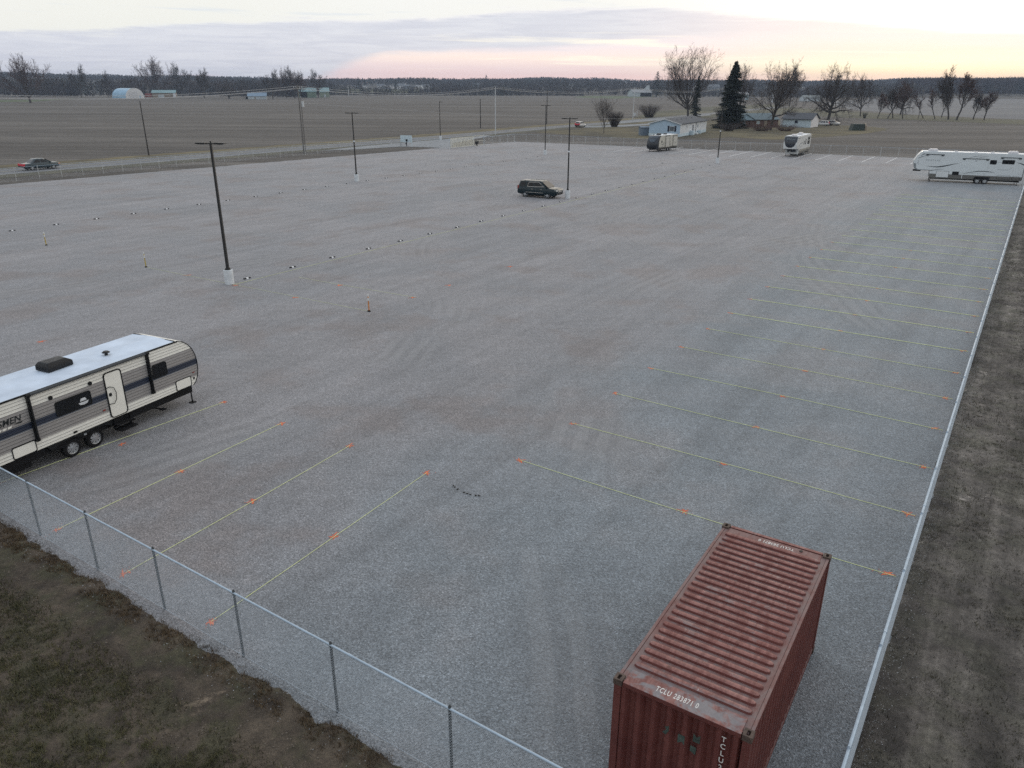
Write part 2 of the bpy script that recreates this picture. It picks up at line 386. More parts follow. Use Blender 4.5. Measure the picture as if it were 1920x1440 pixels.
def soil_patch(name, org, td, sd, t0, t1, s0, s1, dt, ds, start, rise, seed, mat):
    T, S = np.meshgrid(np.arange(t0, t1, dt), np.arange(s0, s1, ds), indexing='ij')
    x = org[0]+td[0]*T+sd[0]*S; y = org[1]+td[1]*T+sd[1]*S; z = soilz(T, S, start, rise, seed)
    n, m_ = T.shape; a, b2 = np.meshgrid(np.arange(n-1), np.arange(m_-1), indexing='ij'); q = (a*m_+b2).ravel()
    o = npmesh(name, np.stack([x.ravel(), y.ravel(), z.ravel()], 1), np.stack([q, q+1, q+m_+1, q+m_], 1), mat, smooth=True)
    if o.data.polygons[0].normal.z < 0: o.data.flip_normals()
    return tag(o, kind='structure')
F0 = np.array([-13.815, 18.892])
m_soilA = mat_soil('sod_and_dirt', (.034, .026, .020), (.112, .088, .064), (.060, .058, .031), .75)
m_soilB = mat_soil('bare_dirt', (.050, .044, .040), (.150, .136, .122), (.066, .070, .042), .3)
soil_patch('dirt_bank', F0, BD, -AD, -30, 26, .1, 15, .09, .09, .16, .45, 11, m_soilA)
soil_patch('dirt_strip', NC, AD, BD, -8, 175, -.3, 9, .16, .12, -.2, .3, 23, m_soilB)
soil_patch('dirt_field', NC, AD, BD, -8, 190, 8.9, 60, .6, .6, -.2, .3, 23, m_soilB)

def blades(name, org, td, sd, tr, sr, n, start, rise, seed, h0, h1, cols, label, power=1., cluster=True):
    rg = np.random.default_rng(seed); t = tr[0]+(tr[1]-tr[0])*rg.random(n)**power; s = sr[0]+(sr[1]-sr[0])*rg.random(n)
    keep = vnoise(t, s, 1.1, seed+40) + rg.normal(0, .08, n) > .46
    t = t[keep]; s = s[keep]; n = len(t)
    z = soilz(t, s, start, rise, 11 if start > 0 else 23); x = org[0]+td[0]*t+sd[0]*s; y = org[1]+td[1]*t+sd[1]*s
    a = rg.random(n)*6.283; h = h0+(h1-h0)*rg.random(n)**2; lean = rg.random(n)*1.3; la = rg.random(n)*6.283; w = .006+.011*rg.random(n)
    v = np.empty((n, 3, 3)); v[:, 0] = np.stack([x-np.cos(a)*w, y-np.sin(a)*w, z-.01], 1); v[:, 1] = np.stack([x+np.cos(a)*w, y+np.sin(a)*w, z-.01], 1)
    v[:, 2] = np.stack([x+np.cos(la)*lean*h, y+np.sin(la)*lean*h, z+h*np.cos(np.clip(lean, 0, 1.2))], 1)
    m, nt, b = new_mat(name+'_straw'); p = pos(nt)
    L(nt, ramp(nt, noise(nt, p, 3.5, 5, .9), cols), b.inputs['Base Color']); b.inputs['Roughness'].default_value = .8
    return tag(npmesh(name, v.reshape(-1, 3), np.arange(3*n).reshape(-1, 3), m), label, 'grass', kind='stuff')
blades('dead_grass', F0, BD, -AD, (-16, 14), (1.6, 11), 120000, .16, .5, 5, .05, .17, [(.36, (.026, .029, .014)), (.5, (.062, .057, .030)), (.64, (.13, .108, .06)), (.74, (.24, .20, .12))], 'short dull olive and straw grass on the bank outside the near fence')
blades('straw_litter', NC, AD, BD, (-3, 95), (.0, 9), 120000, -.2, .3, 6, .03, .13, [(.38, (.035, .032, .024)), (.55, (.08, .072, .05)), (.72, (.2, .18, .13))], 'sparse straw and dead grass litter on the dirt beside the long fence', 1.7)
def tufts(name, org, td, sd, tr, sr, n, per, start, rise, zseed, seed, h0, h1, cols, label, thr=.44, sc_=1.3):
    rg = np.random.default_rng(seed); t = rg.uniform(*tr, n); s = rg.uniform(*sr, n); k = vnoise(t, s, sc_, seed+40)+rg.normal(0, .05, n) > thr; t = t[k]; s = s[k]; n = len(t)
    t = (t[:, None]+rg.normal(0, .045, (n, per))).ravel(); s = (s[:, None]+rg.normal(0, .045, (n, per))).ravel(); hk = np.repeat(rg.uniform(.5, 1.1, n), per); m_ = n*per
    z = soilz(t, s, start, rise, zseed); x = org[0]+td[0]*t+sd[0]*s; y = org[1]+td[1]*t+sd[1]*s; a = rg.random(m_)*6.283; la = rg.random(m_)*6.283; lean = rg.random(m_)*1.1; h = (h0+(h1-h0)*rg.random(m_))*hk; w = rg.uniform(.005, .012, m_)
    v = np.empty((m_, 3, 3)); v[:, 0] = np.stack([x-np.cos(a)*w, y-np.sin(a)*w, z-.01], 1); v[:, 1] = np.stack([x+np.cos(a)*w, y+np.sin(a)*w, z-.01], 1); v[:, 2] = np.stack([x+np.cos(la)*np.sin(lean)*h, y+np.sin(la)*np.sin(lean)*h, z+h*np.cos(lean)], 1)
    m, nt, b = new_mat(name+'_blade'); L(nt, ramp(nt, noise(nt, pos(nt), 4.5, 5, .9), cols), b.inputs['Base Color']); b.inputs['Roughness'].default_value = .85
    return tag(npmesh(name, v.reshape(-1, 3), np.arange(3*m_).reshape(-1, 3), m), label, 'grass', kind='stuff')
tufts('olive_grass', F0, BD, -AD, (-16, 14), (1.9, 11), 15000, 18, .16, .45, 11, 71, .06, .16, [(.36, (.034, .038, .016)), (.5, (.082, .080, .036)), (.62, (.15, .13, .065)), (.74, (.26, .22, .13))], 'clumpy olive and straw coloured winter grass on the near bank', .40, 1.6)
tufts('rusty_weeds', F0, BD, -AD, (-16, 14), (.12, .9), 2200, 14, .16, .45, 11, 72, .05, .13, [(.36, (.045, .032, .019)), (.52, (.10, .068, .038)), (.68, (.21, .155, .09))], 'rust brown dead weeds along the foot of the near fence', .42, .9)
tufts('dirt_weeds', NC, AD, BD, (-3, 70), (.1, 8), 5200, 12, -.2, .3, 23, 73, .04, .11, [(.38, (.04, .038, .024)), (.55, (.10, .09, .06)), (.72, (.22, .19, .14))], 'sparse dead weeds on the dirt beyond the long fence', .52, 2.2)
def pebbles(name, org, td, sd, tr, s0, sd_, n, size, seed, label, mat):
    rg = np.random.default_rng(seed); t = rg.uniform(*tr, n); s = s0+np.abs(rg.normal(0, sd_, n)); x = org[0]+td[0]*t+sd[0]*s; y = org[1]+td[1]*t+sd[1]*s
    z = np.maximum(0, soilz(t, s, .16 if seed % 2 else -.2, .5 if seed % 2 else .3, 11 if seed % 2 else 23))
    oc = np.array([(1,0,0),(-1,0,0),(0,1,0),(0,-1,0),(0,0,.7),(0,0,-.7)]); k = size*(.5+rg.random(n))
    v = oc[None]*k[:, None, None]*rg.uniform(.6, 1.3, (n, 6, 1)) + np.stack([x, y, z], 1)[:, None]
    f = np.array([(0,2,4),(2,1,4),(1,3,4),(3,0,4),(2,0,5),(1,2,5),(3,1,5),(0,3,5)]); f = f[None]+6*np.arange(n)[:, None, None]
    return tag(npmesh(name, v.reshape(-1, 3), f.reshape(-1, 3), mat), label, 'stones', kind='stuff')
m_stone = M('pale_stone', (.36, .37, .38), .85, 0, .4, 1.3)
pebbles('loose_stones', F0, BD, -AD, (-16, 14), .1, .3, 5000, .012, 31, 'loose pale stones spilled under the near chain-link fence', m_stone)
pebbles('scattered_stones', NC, AD, BD, (-3, 60), .02, .3, 5000, .010, 32, 'loose stones scattered along the foot of the long fence', m_stone)
m_clod = M('dry_clod', (.12, .10, .08), .95, 0, .4, 2)
pebbles('dirt_clods', F0, BD, -AD, (-16, 14), 1.0, 1.6, 2600, .022, 33, 'dirt clods lying on the bank outside the near fence', m_clod)

# ================================================================== sky, sun, camera
SUN_AZ, SUN_EL = R(30), R(4)
w = bpy.data.worlds.new('World'); sc.world = w; w.use_nodes = True; nt = w.node_tree; nt.nodes.clear()
outn = N(nt, 'ShaderNodeOutputWorld'); tc = N(nt, 'ShaderNodeTexCoord').outputs['Generated']
nv = N(nt, 'ShaderNodeVectorMath', operation='NORMALIZE'); L(nt, tc, nv.inputs[0])
sx = N(nt, 'ShaderNodeSeparateXYZ'); L(nt, nv.outputs[0], sx.inputs[0])
elev = maths(nt, 'MULTIPLY', maths(nt, 'ARCSINE', sx.outputs[2]), 57.2958)
azi = maths(nt, 'MULTIPLY', maths(nt, 'ARCTAN2', sx.outputs[0], sx.outputs[1]), 57.2958)
cv = N(nt, 'ShaderNodeCombineXYZ'); L(nt, azi, cv.inputs[0]); L(nt, elev, cv.inputs[1])
n1 = noise(nt, mapv(nt, cv.outputs[0], (.05, .45, 1)), 1, 6, .55, .5)
n2 = noise(nt, mapv(nt, cv.outputs[0], (.20, 2.6, 1), loc=(3, 5, 0)), 1, 6, .62, .8)
wob = maths(nt, 'ADD', maths(nt, 'MULTIPLY', maths(nt, 'SUBTRACT', n1, .5), 2.0), maths(nt, 'MULTIPLY', maths(nt, 'SUBTRACT', n2, .5), .8))
ew = maths(nt, 'ADD', elev, wob); gl = maths(nt, 'ADD', elev, maths(nt, 'MULTIPLY', wob, .55))
azn = mrange(nt, azi, -40, 40, smooth=False)
def prof_(pts): return maths(nt, 'MULTIPLY', ramp(nt, azn, [((a+40)/80, h/8) for a, h in pts]), 8)
ef = maths(nt, 'DIVIDE', gl, 8.0, clamp=True)
def rmp(st): return ramp(nt, ef, [(e/8, lin(c)) for e, c in st])
gL = rmp([(.5, (228, 208, 216)), (1.2, (212, 204, 216)), (2.4, (198, 200, 213)), (3.4, (224, 226, 228))])
gM = rmp([(.5, (247, 212, 208)), (1.2, (241, 218, 216)), (1.9, (252, 232, 221)), (2.5, (238, 227, 229)), (3.6, (232, 230, 233))])
gR = rmp([(.5, (252, 226, 206)), (1.0, (255, 240, 208)), (1.55, (255, 253, 224)), (2.1, (251, 229, 219)), (2.9, (248, 231, 226)), (3.7, (254, 248, 238)), (5, (255, 253, 246))])
kM = maths(nt, 'MULTIPLY', mrange(nt, azi, -22, -7), mrange(nt, azi, 60, 120, 1, 0)); kR = maths(nt, 'MULTIPLY', mrange(nt, azi, 4, 24), mrange(nt, azi, 60, 120, 1, 0))
glow = mixc(nt, kR, mixc(nt, kM, gL, gM), gR)
high = mixc(nt, kR, mixc(nt, kM, lin((229, 229, 223)), lin((232, 232, 228))), lin((255, 254, 247)))
bank = mixc(nt, mrange(nt, n2, .3, .7), lin((199, 202, 213)), lin((214, 216, 223))); bank = mixc(nt, maths(nt, 'MULTIPLY', kR, .75), bank, lin((246, 232, 229)))
top = prof_([(-40, 2.9), (-26, 2.8), (-20, 3.6), (-8, 4.2), (0, 4.7), (9, 4.8), (16, 4.2), (24, 3.3), (34, 2.6)])
bot = prof_([(-40, .1), (-14, .6), (-9, 2.0), (0, 2.5), (8, 3.0), (16, 3.1), (24, 2.6), (34, 2.2)])
cc = mixc(nt, mrange(nt, maths(nt, 'SUBTRACT', ew, top), -.12, .35), glow, high)
inb = maths(nt, 'MULTIPLY', mrange(nt, maths(nt, 'SUBTRACT', ew, top), -.15, .25, 1, 0), mrange(nt, maths(nt, 'SUBTRACT', ew, bot), -.35, .35))
inb = maths(nt, 'MULTIPLY', inb, mrange(nt, azi, 60, 100, 1, 0))
cc = mixc(nt, maths(nt, 'MULTIPLY', inb, .92), cc, bank)
wisp = mrange(nt, noise(nt, mapv(nt, cv.outputs[0], (.11, 1.7, 1), (0, 0, R(2)), loc=(9, 2, 0)), 1, 5, .6, .5), .55, .72)
cc = mixc(nt, maths(nt, 'MULTIPLY', maths(nt, 'MULTIPLY', wisp, .7), mrange(nt, elev, 3.6, 4.6)), cc, mixc(nt, kR, lin((212, 218, 224)), lin((252, 246, 240))))
st = mrange(nt, noise(nt, mapv(nt, cv.outputs[0], (.07, 1.9, 1), loc=(9, 2, 0)), 1, 5, .55, .6), .52, .66)
st = maths(nt, 'MULTIPLY', st, maths(nt, 'MULTIPLY', mrange(nt, elev, .8, 1.5), mrange(nt, elev, 2.9, 3.8, 1, 0)))
st = maths(nt, 'MULTIPLY', st, maths(nt, 'MULTIPLY', mrange(nt, azi, -13, 2), mrange(nt, azi, 60, 90, 1, 0)))
cc = mixc(nt, maths(nt, 'MULTIPLY', st, .8), cc, lin((255, 248, 230)))
cl = noise(nt, mapv(nt, nv.outputs[0], (1.5, 1.5, 4)), 1, 5, .6, .4)
dome = ramp(nt, cl, [(.3, (.60, .66, .74)), (.7, (.80, .84, .89))])
cc = mixc(nt, mrange(nt, elev, 7, 30), cc, dome)
west = maths(nt, 'MULTIPLY', mrange(nt, maths(nt, 'ABSOLUTE', maths(nt, 'SUBTRACT', azi, 32)), 15, 85, 1, 0), maths(nt, 'MULTIPLY', mrange(nt, elev, 5.5, 14), mrange(nt, elev, 20, 60, 1, 0)))
cc = mixc(nt, west, cc, (1.35, 1.22, 1.05))
back = maths(nt, 'MULTIPLY', mrange(nt, maths(nt, 'ABSOLUTE', maths(nt, 'SUBTRACT', azi, 20)), 60, 150), mrange(nt, elev, 75, 20))
cc = mixc(nt, maths(nt, 'MULTIPLY', back, .22), cc, (.20, .22, .27))
cc = mixc(nt, mrange(nt, elev, -1.5, -.2, 1, 0), cc, (.12, .12, .12))
bg = N(nt, 'ShaderNodeBackground'); L(nt, cc, bg.inputs[0]); bg.inputs[1].default_value = 1.2
sky = N(nt, 'ShaderNodeTexSky'); sky.sky_type = 'NISHITA'; sky.sun_disc = False; sky.sun_elevation = SUN_EL; sky.sun_rotation = SUN_AZ
bg2 = N(nt, 'ShaderNodeBackground'); L(nt, sky.outputs[0], bg2.inputs[0]); bg2.inputs[1].default_value = .006
ad = N(nt, 'ShaderNodeAddShader'); L(nt, bg.outputs[0], ad.inputs[0]); L(nt, bg2.outputs[0], ad.inputs[1]); L(nt, ad.outputs[0], outn.inputs[0])

sl = bpy.data.lights.new('sun', 'SUN'); sl.energy = .35; sl.angle = R(14); sl.color = (1, .86, .70)
so = bpy.data.objects.new('sun', sl); COL.objects.link(so)
sd = Vector((math.sin(SUN_AZ)*math.cos(SUN_EL), math.cos(SUN_AZ)*math.cos(SUN_EL), math.sin(SUN_EL)))
so.rotation_euler = sd.to_track_quat('Z', 'Y').to_euler()

cam = bpy.data.cameras.new('camera'); co = bpy.data.objects.new('camera', cam); COL.objects.link(co)
cam.sensor_width = 36; cam.sensor_fit = 'HORIZONTAL'; cam.lens = CF/1920*36; cam.clip_start = .5; cam.clip_end = 30000
co.matrix_world = Matrix(((_r[0], _u[0], -_w[0], 0), (_r[1], _u[1], -_w[1], 0), (_r[2], _u[2], -_w[2], CH), (0, 0, 0, 1)))
sc.camera = co
sc.view_settings.view_transform = 'Standard'; sc.view_settings.look = 'None'; sc.view_settings.gamma = 1; sc.view_settings.exposure = 0
sc.cycles.use_denoising = False; sc.cycles.volume_bounces = 0; sc.cycles.max_bounces = 6; sc.cycles.transparent_max_bounces = 12

HAZE = True
if HAZE:
    m = bpy.data.materials.new('evening_haze'); m.use_nodes = True; nt = m.node_tree; nt.nodes.clear()
    o_ = N(nt, 'ShaderNodeOutputMaterial'); pv = N(nt, 'ShaderNodeVolumePrincipled')
    pv.inputs['Color'].default_value = (.50, .64, .86, 1); pv.inputs['Density'].default_value = 1.35e-4; pv.inputs['Anisotropy'].default_value = .2
    L(nt, pv.outputs[0], o_.inputs['Volume'])
    hz = MB().box(-3760, 3760, -3760, 3760, -8, 68).build('haze', m); tag(hz, kind='stuff')
# ================================================================== fences
m_galv = M('galvanised_steel', (.36, .44, .52), .5, .3, .12, 4)
m_wire = M('fence_wire', (.50, .56, .62), .5, .4, .1, 4)
m_post = M('backlit_dark_post', (.05, .056, .06), .7, .0, .15, 4)  # galvanised posts, their backlit shade put into this dark colour
FH = 1.81
def wire_panel(wd, h, z0=.03, sp=.08, r=.0021, sides=3):
    mb = MB(); 
    def seg(p, q):
        p = Vector((p[0], 0, p[1])); q = Vector((q[0], 0, q[1])); mb.tube([p, q], r, sides, cap=False)
    k = -h
    while k < wd+h:
        # rising: x - z = k ; falling: x + z = k
        a0 = max(0, k); a1 = min(wd, k+h)
        if a1 > a0: seg((a0, z0+a0-k), (a1, z0+a1-k))
        b0 = max(0, k); b1 = min(wd, k+h)
        if b1 > b0: seg((b0, z0+h-(b0-k)), (b1, z0+h-(b1-k)))
        k += sp
    return mb
def make_fence(name, label, p0, dirv, n, sp, h=FH, wire_sp=.08, wr=.0021, rail_r=.024, post_r=.03, post_mat=None, cut=None):
    if wire_sp == .08: wire_sp = .068; wr = max(wr, .0026)
    rz = math.atan2(dirv[1], dirv[0]); root = thing(name, label, 'fence', (p0[0], p0[1], 0), rz)
    post_mat = post_mat or m_post
    pm = MB().cyl((0, 0, -.1), (0, 0, h+.0), post_r, 8); pm.cyl((0, 0, h), (0, 0, h+.05), post_r*1.15, 8, post_r*.5)
    post0 = pm.build('post', post_mat, root)
    wp0 = wire_panel(sp, h-.08, sp=wire_sp, r=wr).build('wire_mesh', m_wire, root); wp0.location = (0, -.035, 0)
    for i in range(1, n+1):
        p = post0.copy(); COL.objects.link(p); p.parent = root; p.location = (i*sp, 0, 0)
        if i < n:
            q = wp0.copy(); COL.objects.link(q); q.parent = root; q.location = (i*sp, -.035, 0)
    rl = MB().tube([(0, -.01, h-.03), (n*sp, -.01, h-.03)], rail_r, 8)
    i = 0
    while i < n: rl.cyl((i*sp+.5, -.01, h-.03), (i*sp+.62, -.01, h-.03), rail_r*1.18, 8); i += 2
    rl.build('top_rail', m_galv, root)
    MB().tube([(0, -.03, .06), (n*sp, -.03, .06)], .004, 4).build('tension_wire', m_wire, root)
    return root
SP = 3.039
make_fence('chain_link_fence', 'chain-link fence running along the near bank in front of the big grey trailer', tuple(F0-BD*SP*12), BD, 19, SP)
rdir = RC-NC; rl_ = np.linalg.norm(rdir); nR = int(rl_/SP)
make_fence('chain_link_fence', 'long chain-link fence with pale top rail down the lot side beside the container', tuple(NC), rdir/rl_, nR, rl_/nR, rail_r=.034, wr=.003, post_mat=m_galv)
m_farp = M('pale_far_post', (.50, .52, .52), .6, .2, .1, 3)
d = RC-FC; l = np.linalg.norm(d); n = int(l/3.05)
make_fence('chain_link_fence', 'chain-link fence across the far end of the lot behind the parked trailers', tuple(FC), d/l, n, l/n, wire_sp=.16, wr=.0014, rail_r=.016, post_mat=m_farp)
GP = np.array(G(751, 274)); d = LC-GP; l = np.linalg.norm(d); n = int(l/3.05)
make_fence('chain_link_fence', 'chain-link fence with pale posts along the road side of the lot', tuple(GP), d/l, n, l/n, wire_sp=.16, wr=.0014, rail_r=.022, post_r=.032, post_mat=m_farp)
GA = np.array(G(845, 279)); d = GA-GP; l = np.linalg.norm(d)
make_fence('chain_link_fence', 'short chain-link fence between the blue board and the gate', tuple(GP+d/l*.1), d/l, 5, (l-.2)/5, wire_sp=.16, wr=.003, post_mat=m_farp)
GB = np.array(G(908, 272.5)); d = FC-GB; l = np.linalg.norm(d)
make_fence('chain_link_fence', 'short chain-link fence from the gate to the far lot corner', tuple(GB+d/l*.1), d/l, 4, (l-.2)/4, wire_sp=.16, wr=.002, rail_r=.035, post_mat=m_farp)

# sliding gate
m_beige = M('cream_painted_steel', (.70, .68, .58), .6, 0, .1, 3); m_black = M('black_plastic', (.008, .009, .011), .5, 0, .2, 4, spec=.3)
d = GB-GA; gl = np.linalg.norm(d); d /= gl
root = thing('sliding_gate', 'long cream cantilever gate with braced lattice by the road entrance', 'gate', (GA[0], GA[1], 0), math.atan2(d[1], d[0]))
f = MB()
for z in (.25, 2.05): f.tube([(0, 0, z), (gl*.68, 0, z)], .045, 6)
for z in (.2, 1.1, 2.15): f.tube([(gl*.68, .02, z), (gl, .02, z)], .035, 6)
for k in range(8): f.cyl((gl*.68*k/7, 0, .2), (gl*.68*k/7, 0, 2.1), .03, 6)
f.build('gate_frame', m_beige, root)
b_ = MB()
for k in range(14): b_.cyl((gl*.68*k/14, .03, 2.0), (gl*.68*(k+1)/14, .03, .3), .04, 5)
b_.build('brace_rod', m_beige, root)
wp = wire_panel(gl*.68, 1.75, .27, .11, .006).build('wire_mesh', m_beige, root); wp.location = (0, -.05, 0)
for x in (0, gl*.68, gl): MB().cyl((x, .12, -.1), (x, .12, 2.35), .05, 8).build('post', m_galv, root)
ob = MB().box(gl*.79, gl*.86, .3, .7, .45, 1.2); ob.box(gl*.81, gl*.84, .4, .6, 0, .5); ob.build('gate_motor', m_black, root, .03)

# blue-backed board beside the gate
sx_, sy_ = G(752, 273.5); ex_, ey_ = G(772, 274)
bl = math.hypot(ex_-sx_, ey_-sy_); root = thing('notice_board', 'blank pale blue backed board on posts by the road entrance', 'board', (sx_, sy_, 0), math.atan2(ey_-sy_, ex_-sx_))
m_board = M('pale_blue_board', (.52, .62, .66), .6, 0, .08, 2)
MB().box(-.1, bl+.1, -.03, .03, .80, 2.25).build('panel', m_board, root, .01)
for x in (-.05, bl*.5, bl+.05): MB().box(x-.05, x+.05, .04, .14, 0, 2.15).build('post', m_board if x > bl*.6 else m_black, root)
root = thing('keypad_stand', 'small dark keypad post standing in front of the blue board', 'keypad', (*G(763, 275), 0), 0)
MB().cyl((0, 0, 0), (0, 0, 1.25), .05, 8).build('post', m_black, root); MB().box(-.22, .22, -.18, .12, 1.1, 1.55).build('keypad_box', m_black, root, .03); MB().box(-.3, .0, -.1, .1, .5, .8).build('control_box', m_black, root, .03)

# ================================================================== shipping container
def mat_container():
    m, nt, b = new_mat('weathered_red_container_paint'); tc = N(nt, 'ShaderNodeTexCoord').outputs['Object']
    a = noise(nt, tc, 1.1, 6, .65, .5); f2 = noise(nt, mapv(nt, tc, (.6, 2.2, 1)), 2.2, 6, .7, 1); r_ = noise(nt, tc, 14, 5, .7)
    nrm = N(nt, 'ShaderNodeSeparateXYZ'); L(nt, N(nt, 'ShaderNodeTexCoord').outputs['Normal'], nrm.inputs[0])
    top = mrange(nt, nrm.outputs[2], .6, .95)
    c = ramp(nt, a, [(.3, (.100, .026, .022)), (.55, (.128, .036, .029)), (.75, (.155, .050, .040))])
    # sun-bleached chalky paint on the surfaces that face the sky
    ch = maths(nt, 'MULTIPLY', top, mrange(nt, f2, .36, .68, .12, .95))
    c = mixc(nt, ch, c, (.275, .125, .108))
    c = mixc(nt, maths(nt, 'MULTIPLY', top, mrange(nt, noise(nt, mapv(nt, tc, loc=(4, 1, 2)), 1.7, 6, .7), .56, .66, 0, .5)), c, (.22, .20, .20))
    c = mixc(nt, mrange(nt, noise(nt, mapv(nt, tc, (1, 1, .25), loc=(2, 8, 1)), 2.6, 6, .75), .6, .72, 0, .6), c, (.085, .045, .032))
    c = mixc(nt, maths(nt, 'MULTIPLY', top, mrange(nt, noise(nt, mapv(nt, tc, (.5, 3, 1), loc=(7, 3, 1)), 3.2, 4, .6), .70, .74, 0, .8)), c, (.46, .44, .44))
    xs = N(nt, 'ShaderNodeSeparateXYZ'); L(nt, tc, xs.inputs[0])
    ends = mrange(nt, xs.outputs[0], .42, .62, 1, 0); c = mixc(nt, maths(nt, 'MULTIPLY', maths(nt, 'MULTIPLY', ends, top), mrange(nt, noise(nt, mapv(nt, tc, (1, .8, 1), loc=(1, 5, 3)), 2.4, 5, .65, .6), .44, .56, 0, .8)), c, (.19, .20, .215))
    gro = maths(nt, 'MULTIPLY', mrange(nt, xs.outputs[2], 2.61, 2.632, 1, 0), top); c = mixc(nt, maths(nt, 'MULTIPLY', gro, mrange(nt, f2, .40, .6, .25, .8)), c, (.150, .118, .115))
    c = mixc(nt, .6, c, ramp(nt, r_, [(.3, .78), (.7, 1.2)]), 'MULTIPLY')
    L(nt, c, b.inputs['Base Color']); L(nt, mrange(nt, a, .3, .7, .5, .75), b.inputs['Roughness']); bumpn(nt, b, r_, .25, .01); return m
m_cont = mat_container(); m_cont_d = M('rusty_corner_steel', (.085, .06, .048), .75, .2, .35, 9, .3)
m_cont_w = M('faded_white_lettering', (.62, .60, .57), .8, 0, .15, 9); m_cont_g = M('faded_green_decal', (.045, .065, .055), .8, 0, .35, 6)
CL, CW, CHT = 6.06, 2.44, 2.65; yaw = .9984
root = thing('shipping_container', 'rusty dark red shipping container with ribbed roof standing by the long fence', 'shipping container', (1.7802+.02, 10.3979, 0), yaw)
# local: x from near end to far end, y from 0 (left edge) to -CW (right edge)
fr = MB(); e = .012
for y in (-.16, -CW): 
    for x in (0, CL-.16): fr.box(x+e, x+.16-e, y+e, y+.16-e, .118, CHT-.118)
for x in (0, CL-.1): fr.box(x+e, x+.1, -CW+.178, -.178, .0+.02, .16); fr.box(x+e, x+.1, -CW+.178, -.178, CHT-.11, CHT-.02)
for y in (-.08, -CW+.02): fr.box(.178, CL-.178, y, y+.06, .02, .16); fr.box(.178, CL-.178, y, y+.06, CHT-.09, CHT-.035)
fr.build('frame', m_cont, root, .006)
for x in (0, CL-.178):
    for y in (-.162, -CW):
        for z in (0, CHT-.118):
            c_ = MB()
            # hollow casting: plate with an oval opening on top
            o_ = [(x+.178*(.5+.5*a), y+.162*(.5+.5*b2)) for a, b2 in ((-1,-1),(0,-1),(1,-1),(1,0),(1,1),(0,1),(-1,1),(-1,0))]
            i_ = [(x+.089+.062*a, y+.081+.03*b2) for a, b2 in ((-.8,-1),(0,-1),(.8,-1),(1,0),(.8,1),(0,1),(-.8,1),(-1,0))]
            n8 = 8; vs = [(p[0], p[1], z+.118) for p in o_]+[(p[0], p[1], z+.118) for p in i_]+[(p[0], p[1], z+.05) for p in i_]+[(p[0], p[1], z) for p in o_]
            fs = []
            for k in range(8):
                j_ = (k+1) % 8; fs += [(k, j_, 8+j_, 8+k), (8+k, 8+j_, 16+j_, 16+k), (k, 24+k, 24+j_, j_)]
            fs += [tuple(16+k for k in range(8)), tuple(24+k for k in range(8))]
            c_.add(vs, fs); c_.build('corner_casting', m_cont_d, root)
# roof: flat end plates, raised transverse ribs with rounded ends
rf = MB(); zr = CHT-.045; rf.box(.1, CL-.1, -CW+.085, -.085, zr-.02, zr)
nrib = 24; x0 = .56; x1 = CL-.42
for k in range(nrib):
    xc = x0+(x1-x0)*k/(nrib-1); ya, yb = -CW+.16, -.16; h_ = .05
    def ringp(w2, ins, z): return [(xc-w2, ya+ins+.05, z), (xc-w2*.5, ya+ins, z), (xc+w2*.5, ya+ins, z), (xc+w2, ya+ins+.05, z), (xc+w2, yb-ins-.05, z), (xc+w2*.5, yb-ins, z), (xc-w2*.5, yb-ins, z), (xc-w2, yb-ins-.05, z)]
    v = ringp(.062, 0, zr-.005)+ringp(.05, .016, zr+h_*.85)+ringp(.034, .03, zr+h_)
    fs = [(r_*8+q, r_*8+(q+1) % 8, (r_+1)*8+(q+1) % 8, (r_+1)*8+q) for r_ in range(2) for q in range(8)]+[tuple(16+q for q in range(8))]
    rf.add(v, fs)
rf.box(.03, .40, -CW+.19, -.19, zr+.001, zr+.022); rf.box(CL-.34, CL-.115, -CW+.19, -.19, zr+.001, zr+.012)
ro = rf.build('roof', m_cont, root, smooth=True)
sd_ = MB()                                                   # corrugated long sides
def corr(mb, L0, L1, pitch, depth, z0, z1, place):
    xs = []; x = L0; s_ = 0
    seq = [(.26, 0), (.13, depth), (.26, depth), (.0, depth)]
    pts = []; 
    while x < L1:
        pts += [(x, 0), (min(L1, x+pitch*.26), 0), (min(L1, x+pitch*.5), -depth), (min(L1, x+pitch*.76), -depth)]; x += pitch
    pts.append((L1, 0)); n = len(pts)
    v = [place(p[0], p[1], z0) for p in pts]+[place(p[0], p[1], z1) for p in pts]
    mb.add(v, [(i, i+1, n+i+1, n+i) for i in range(n-1)])
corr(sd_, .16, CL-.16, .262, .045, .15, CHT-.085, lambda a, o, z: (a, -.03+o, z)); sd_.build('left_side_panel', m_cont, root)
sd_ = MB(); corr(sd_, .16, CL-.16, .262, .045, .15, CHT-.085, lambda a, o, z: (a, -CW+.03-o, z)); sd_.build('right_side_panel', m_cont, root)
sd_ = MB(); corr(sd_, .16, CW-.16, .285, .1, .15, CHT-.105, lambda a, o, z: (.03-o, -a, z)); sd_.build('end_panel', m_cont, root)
dr = MB()
for y in (-1.2, -CW+.17): dr.box(CL-.06, CL-.02, y, y+1.09, .17, CHT-.12)
dr.build('door', m_cont, root, .01)
dr = MB()
for y in (-.45, -.9, -1.5, -1.95): dr.cyl((CL+.0, y, .15), (CL+.0, y, CHT-.12), .017, 8)
dr.build('locking_bar', m_cont_d, root)
text_mesh('TCLU 283871 0', .175, m_cont_w, 'lettering', root, (.20, -1.10, zr+.0235), (0, 0, R(-90)), .0006, 1.2, .56, 0, .002)
text_mesh('TCLU 283871 0', .135, m_cont_w, 'lettering', root, (CL-.24, -1.28, zr+.0135), (0, 0, R(90)), .0006, 1.1, .82, 0, .002)
vt = 'TCLU283871 0'
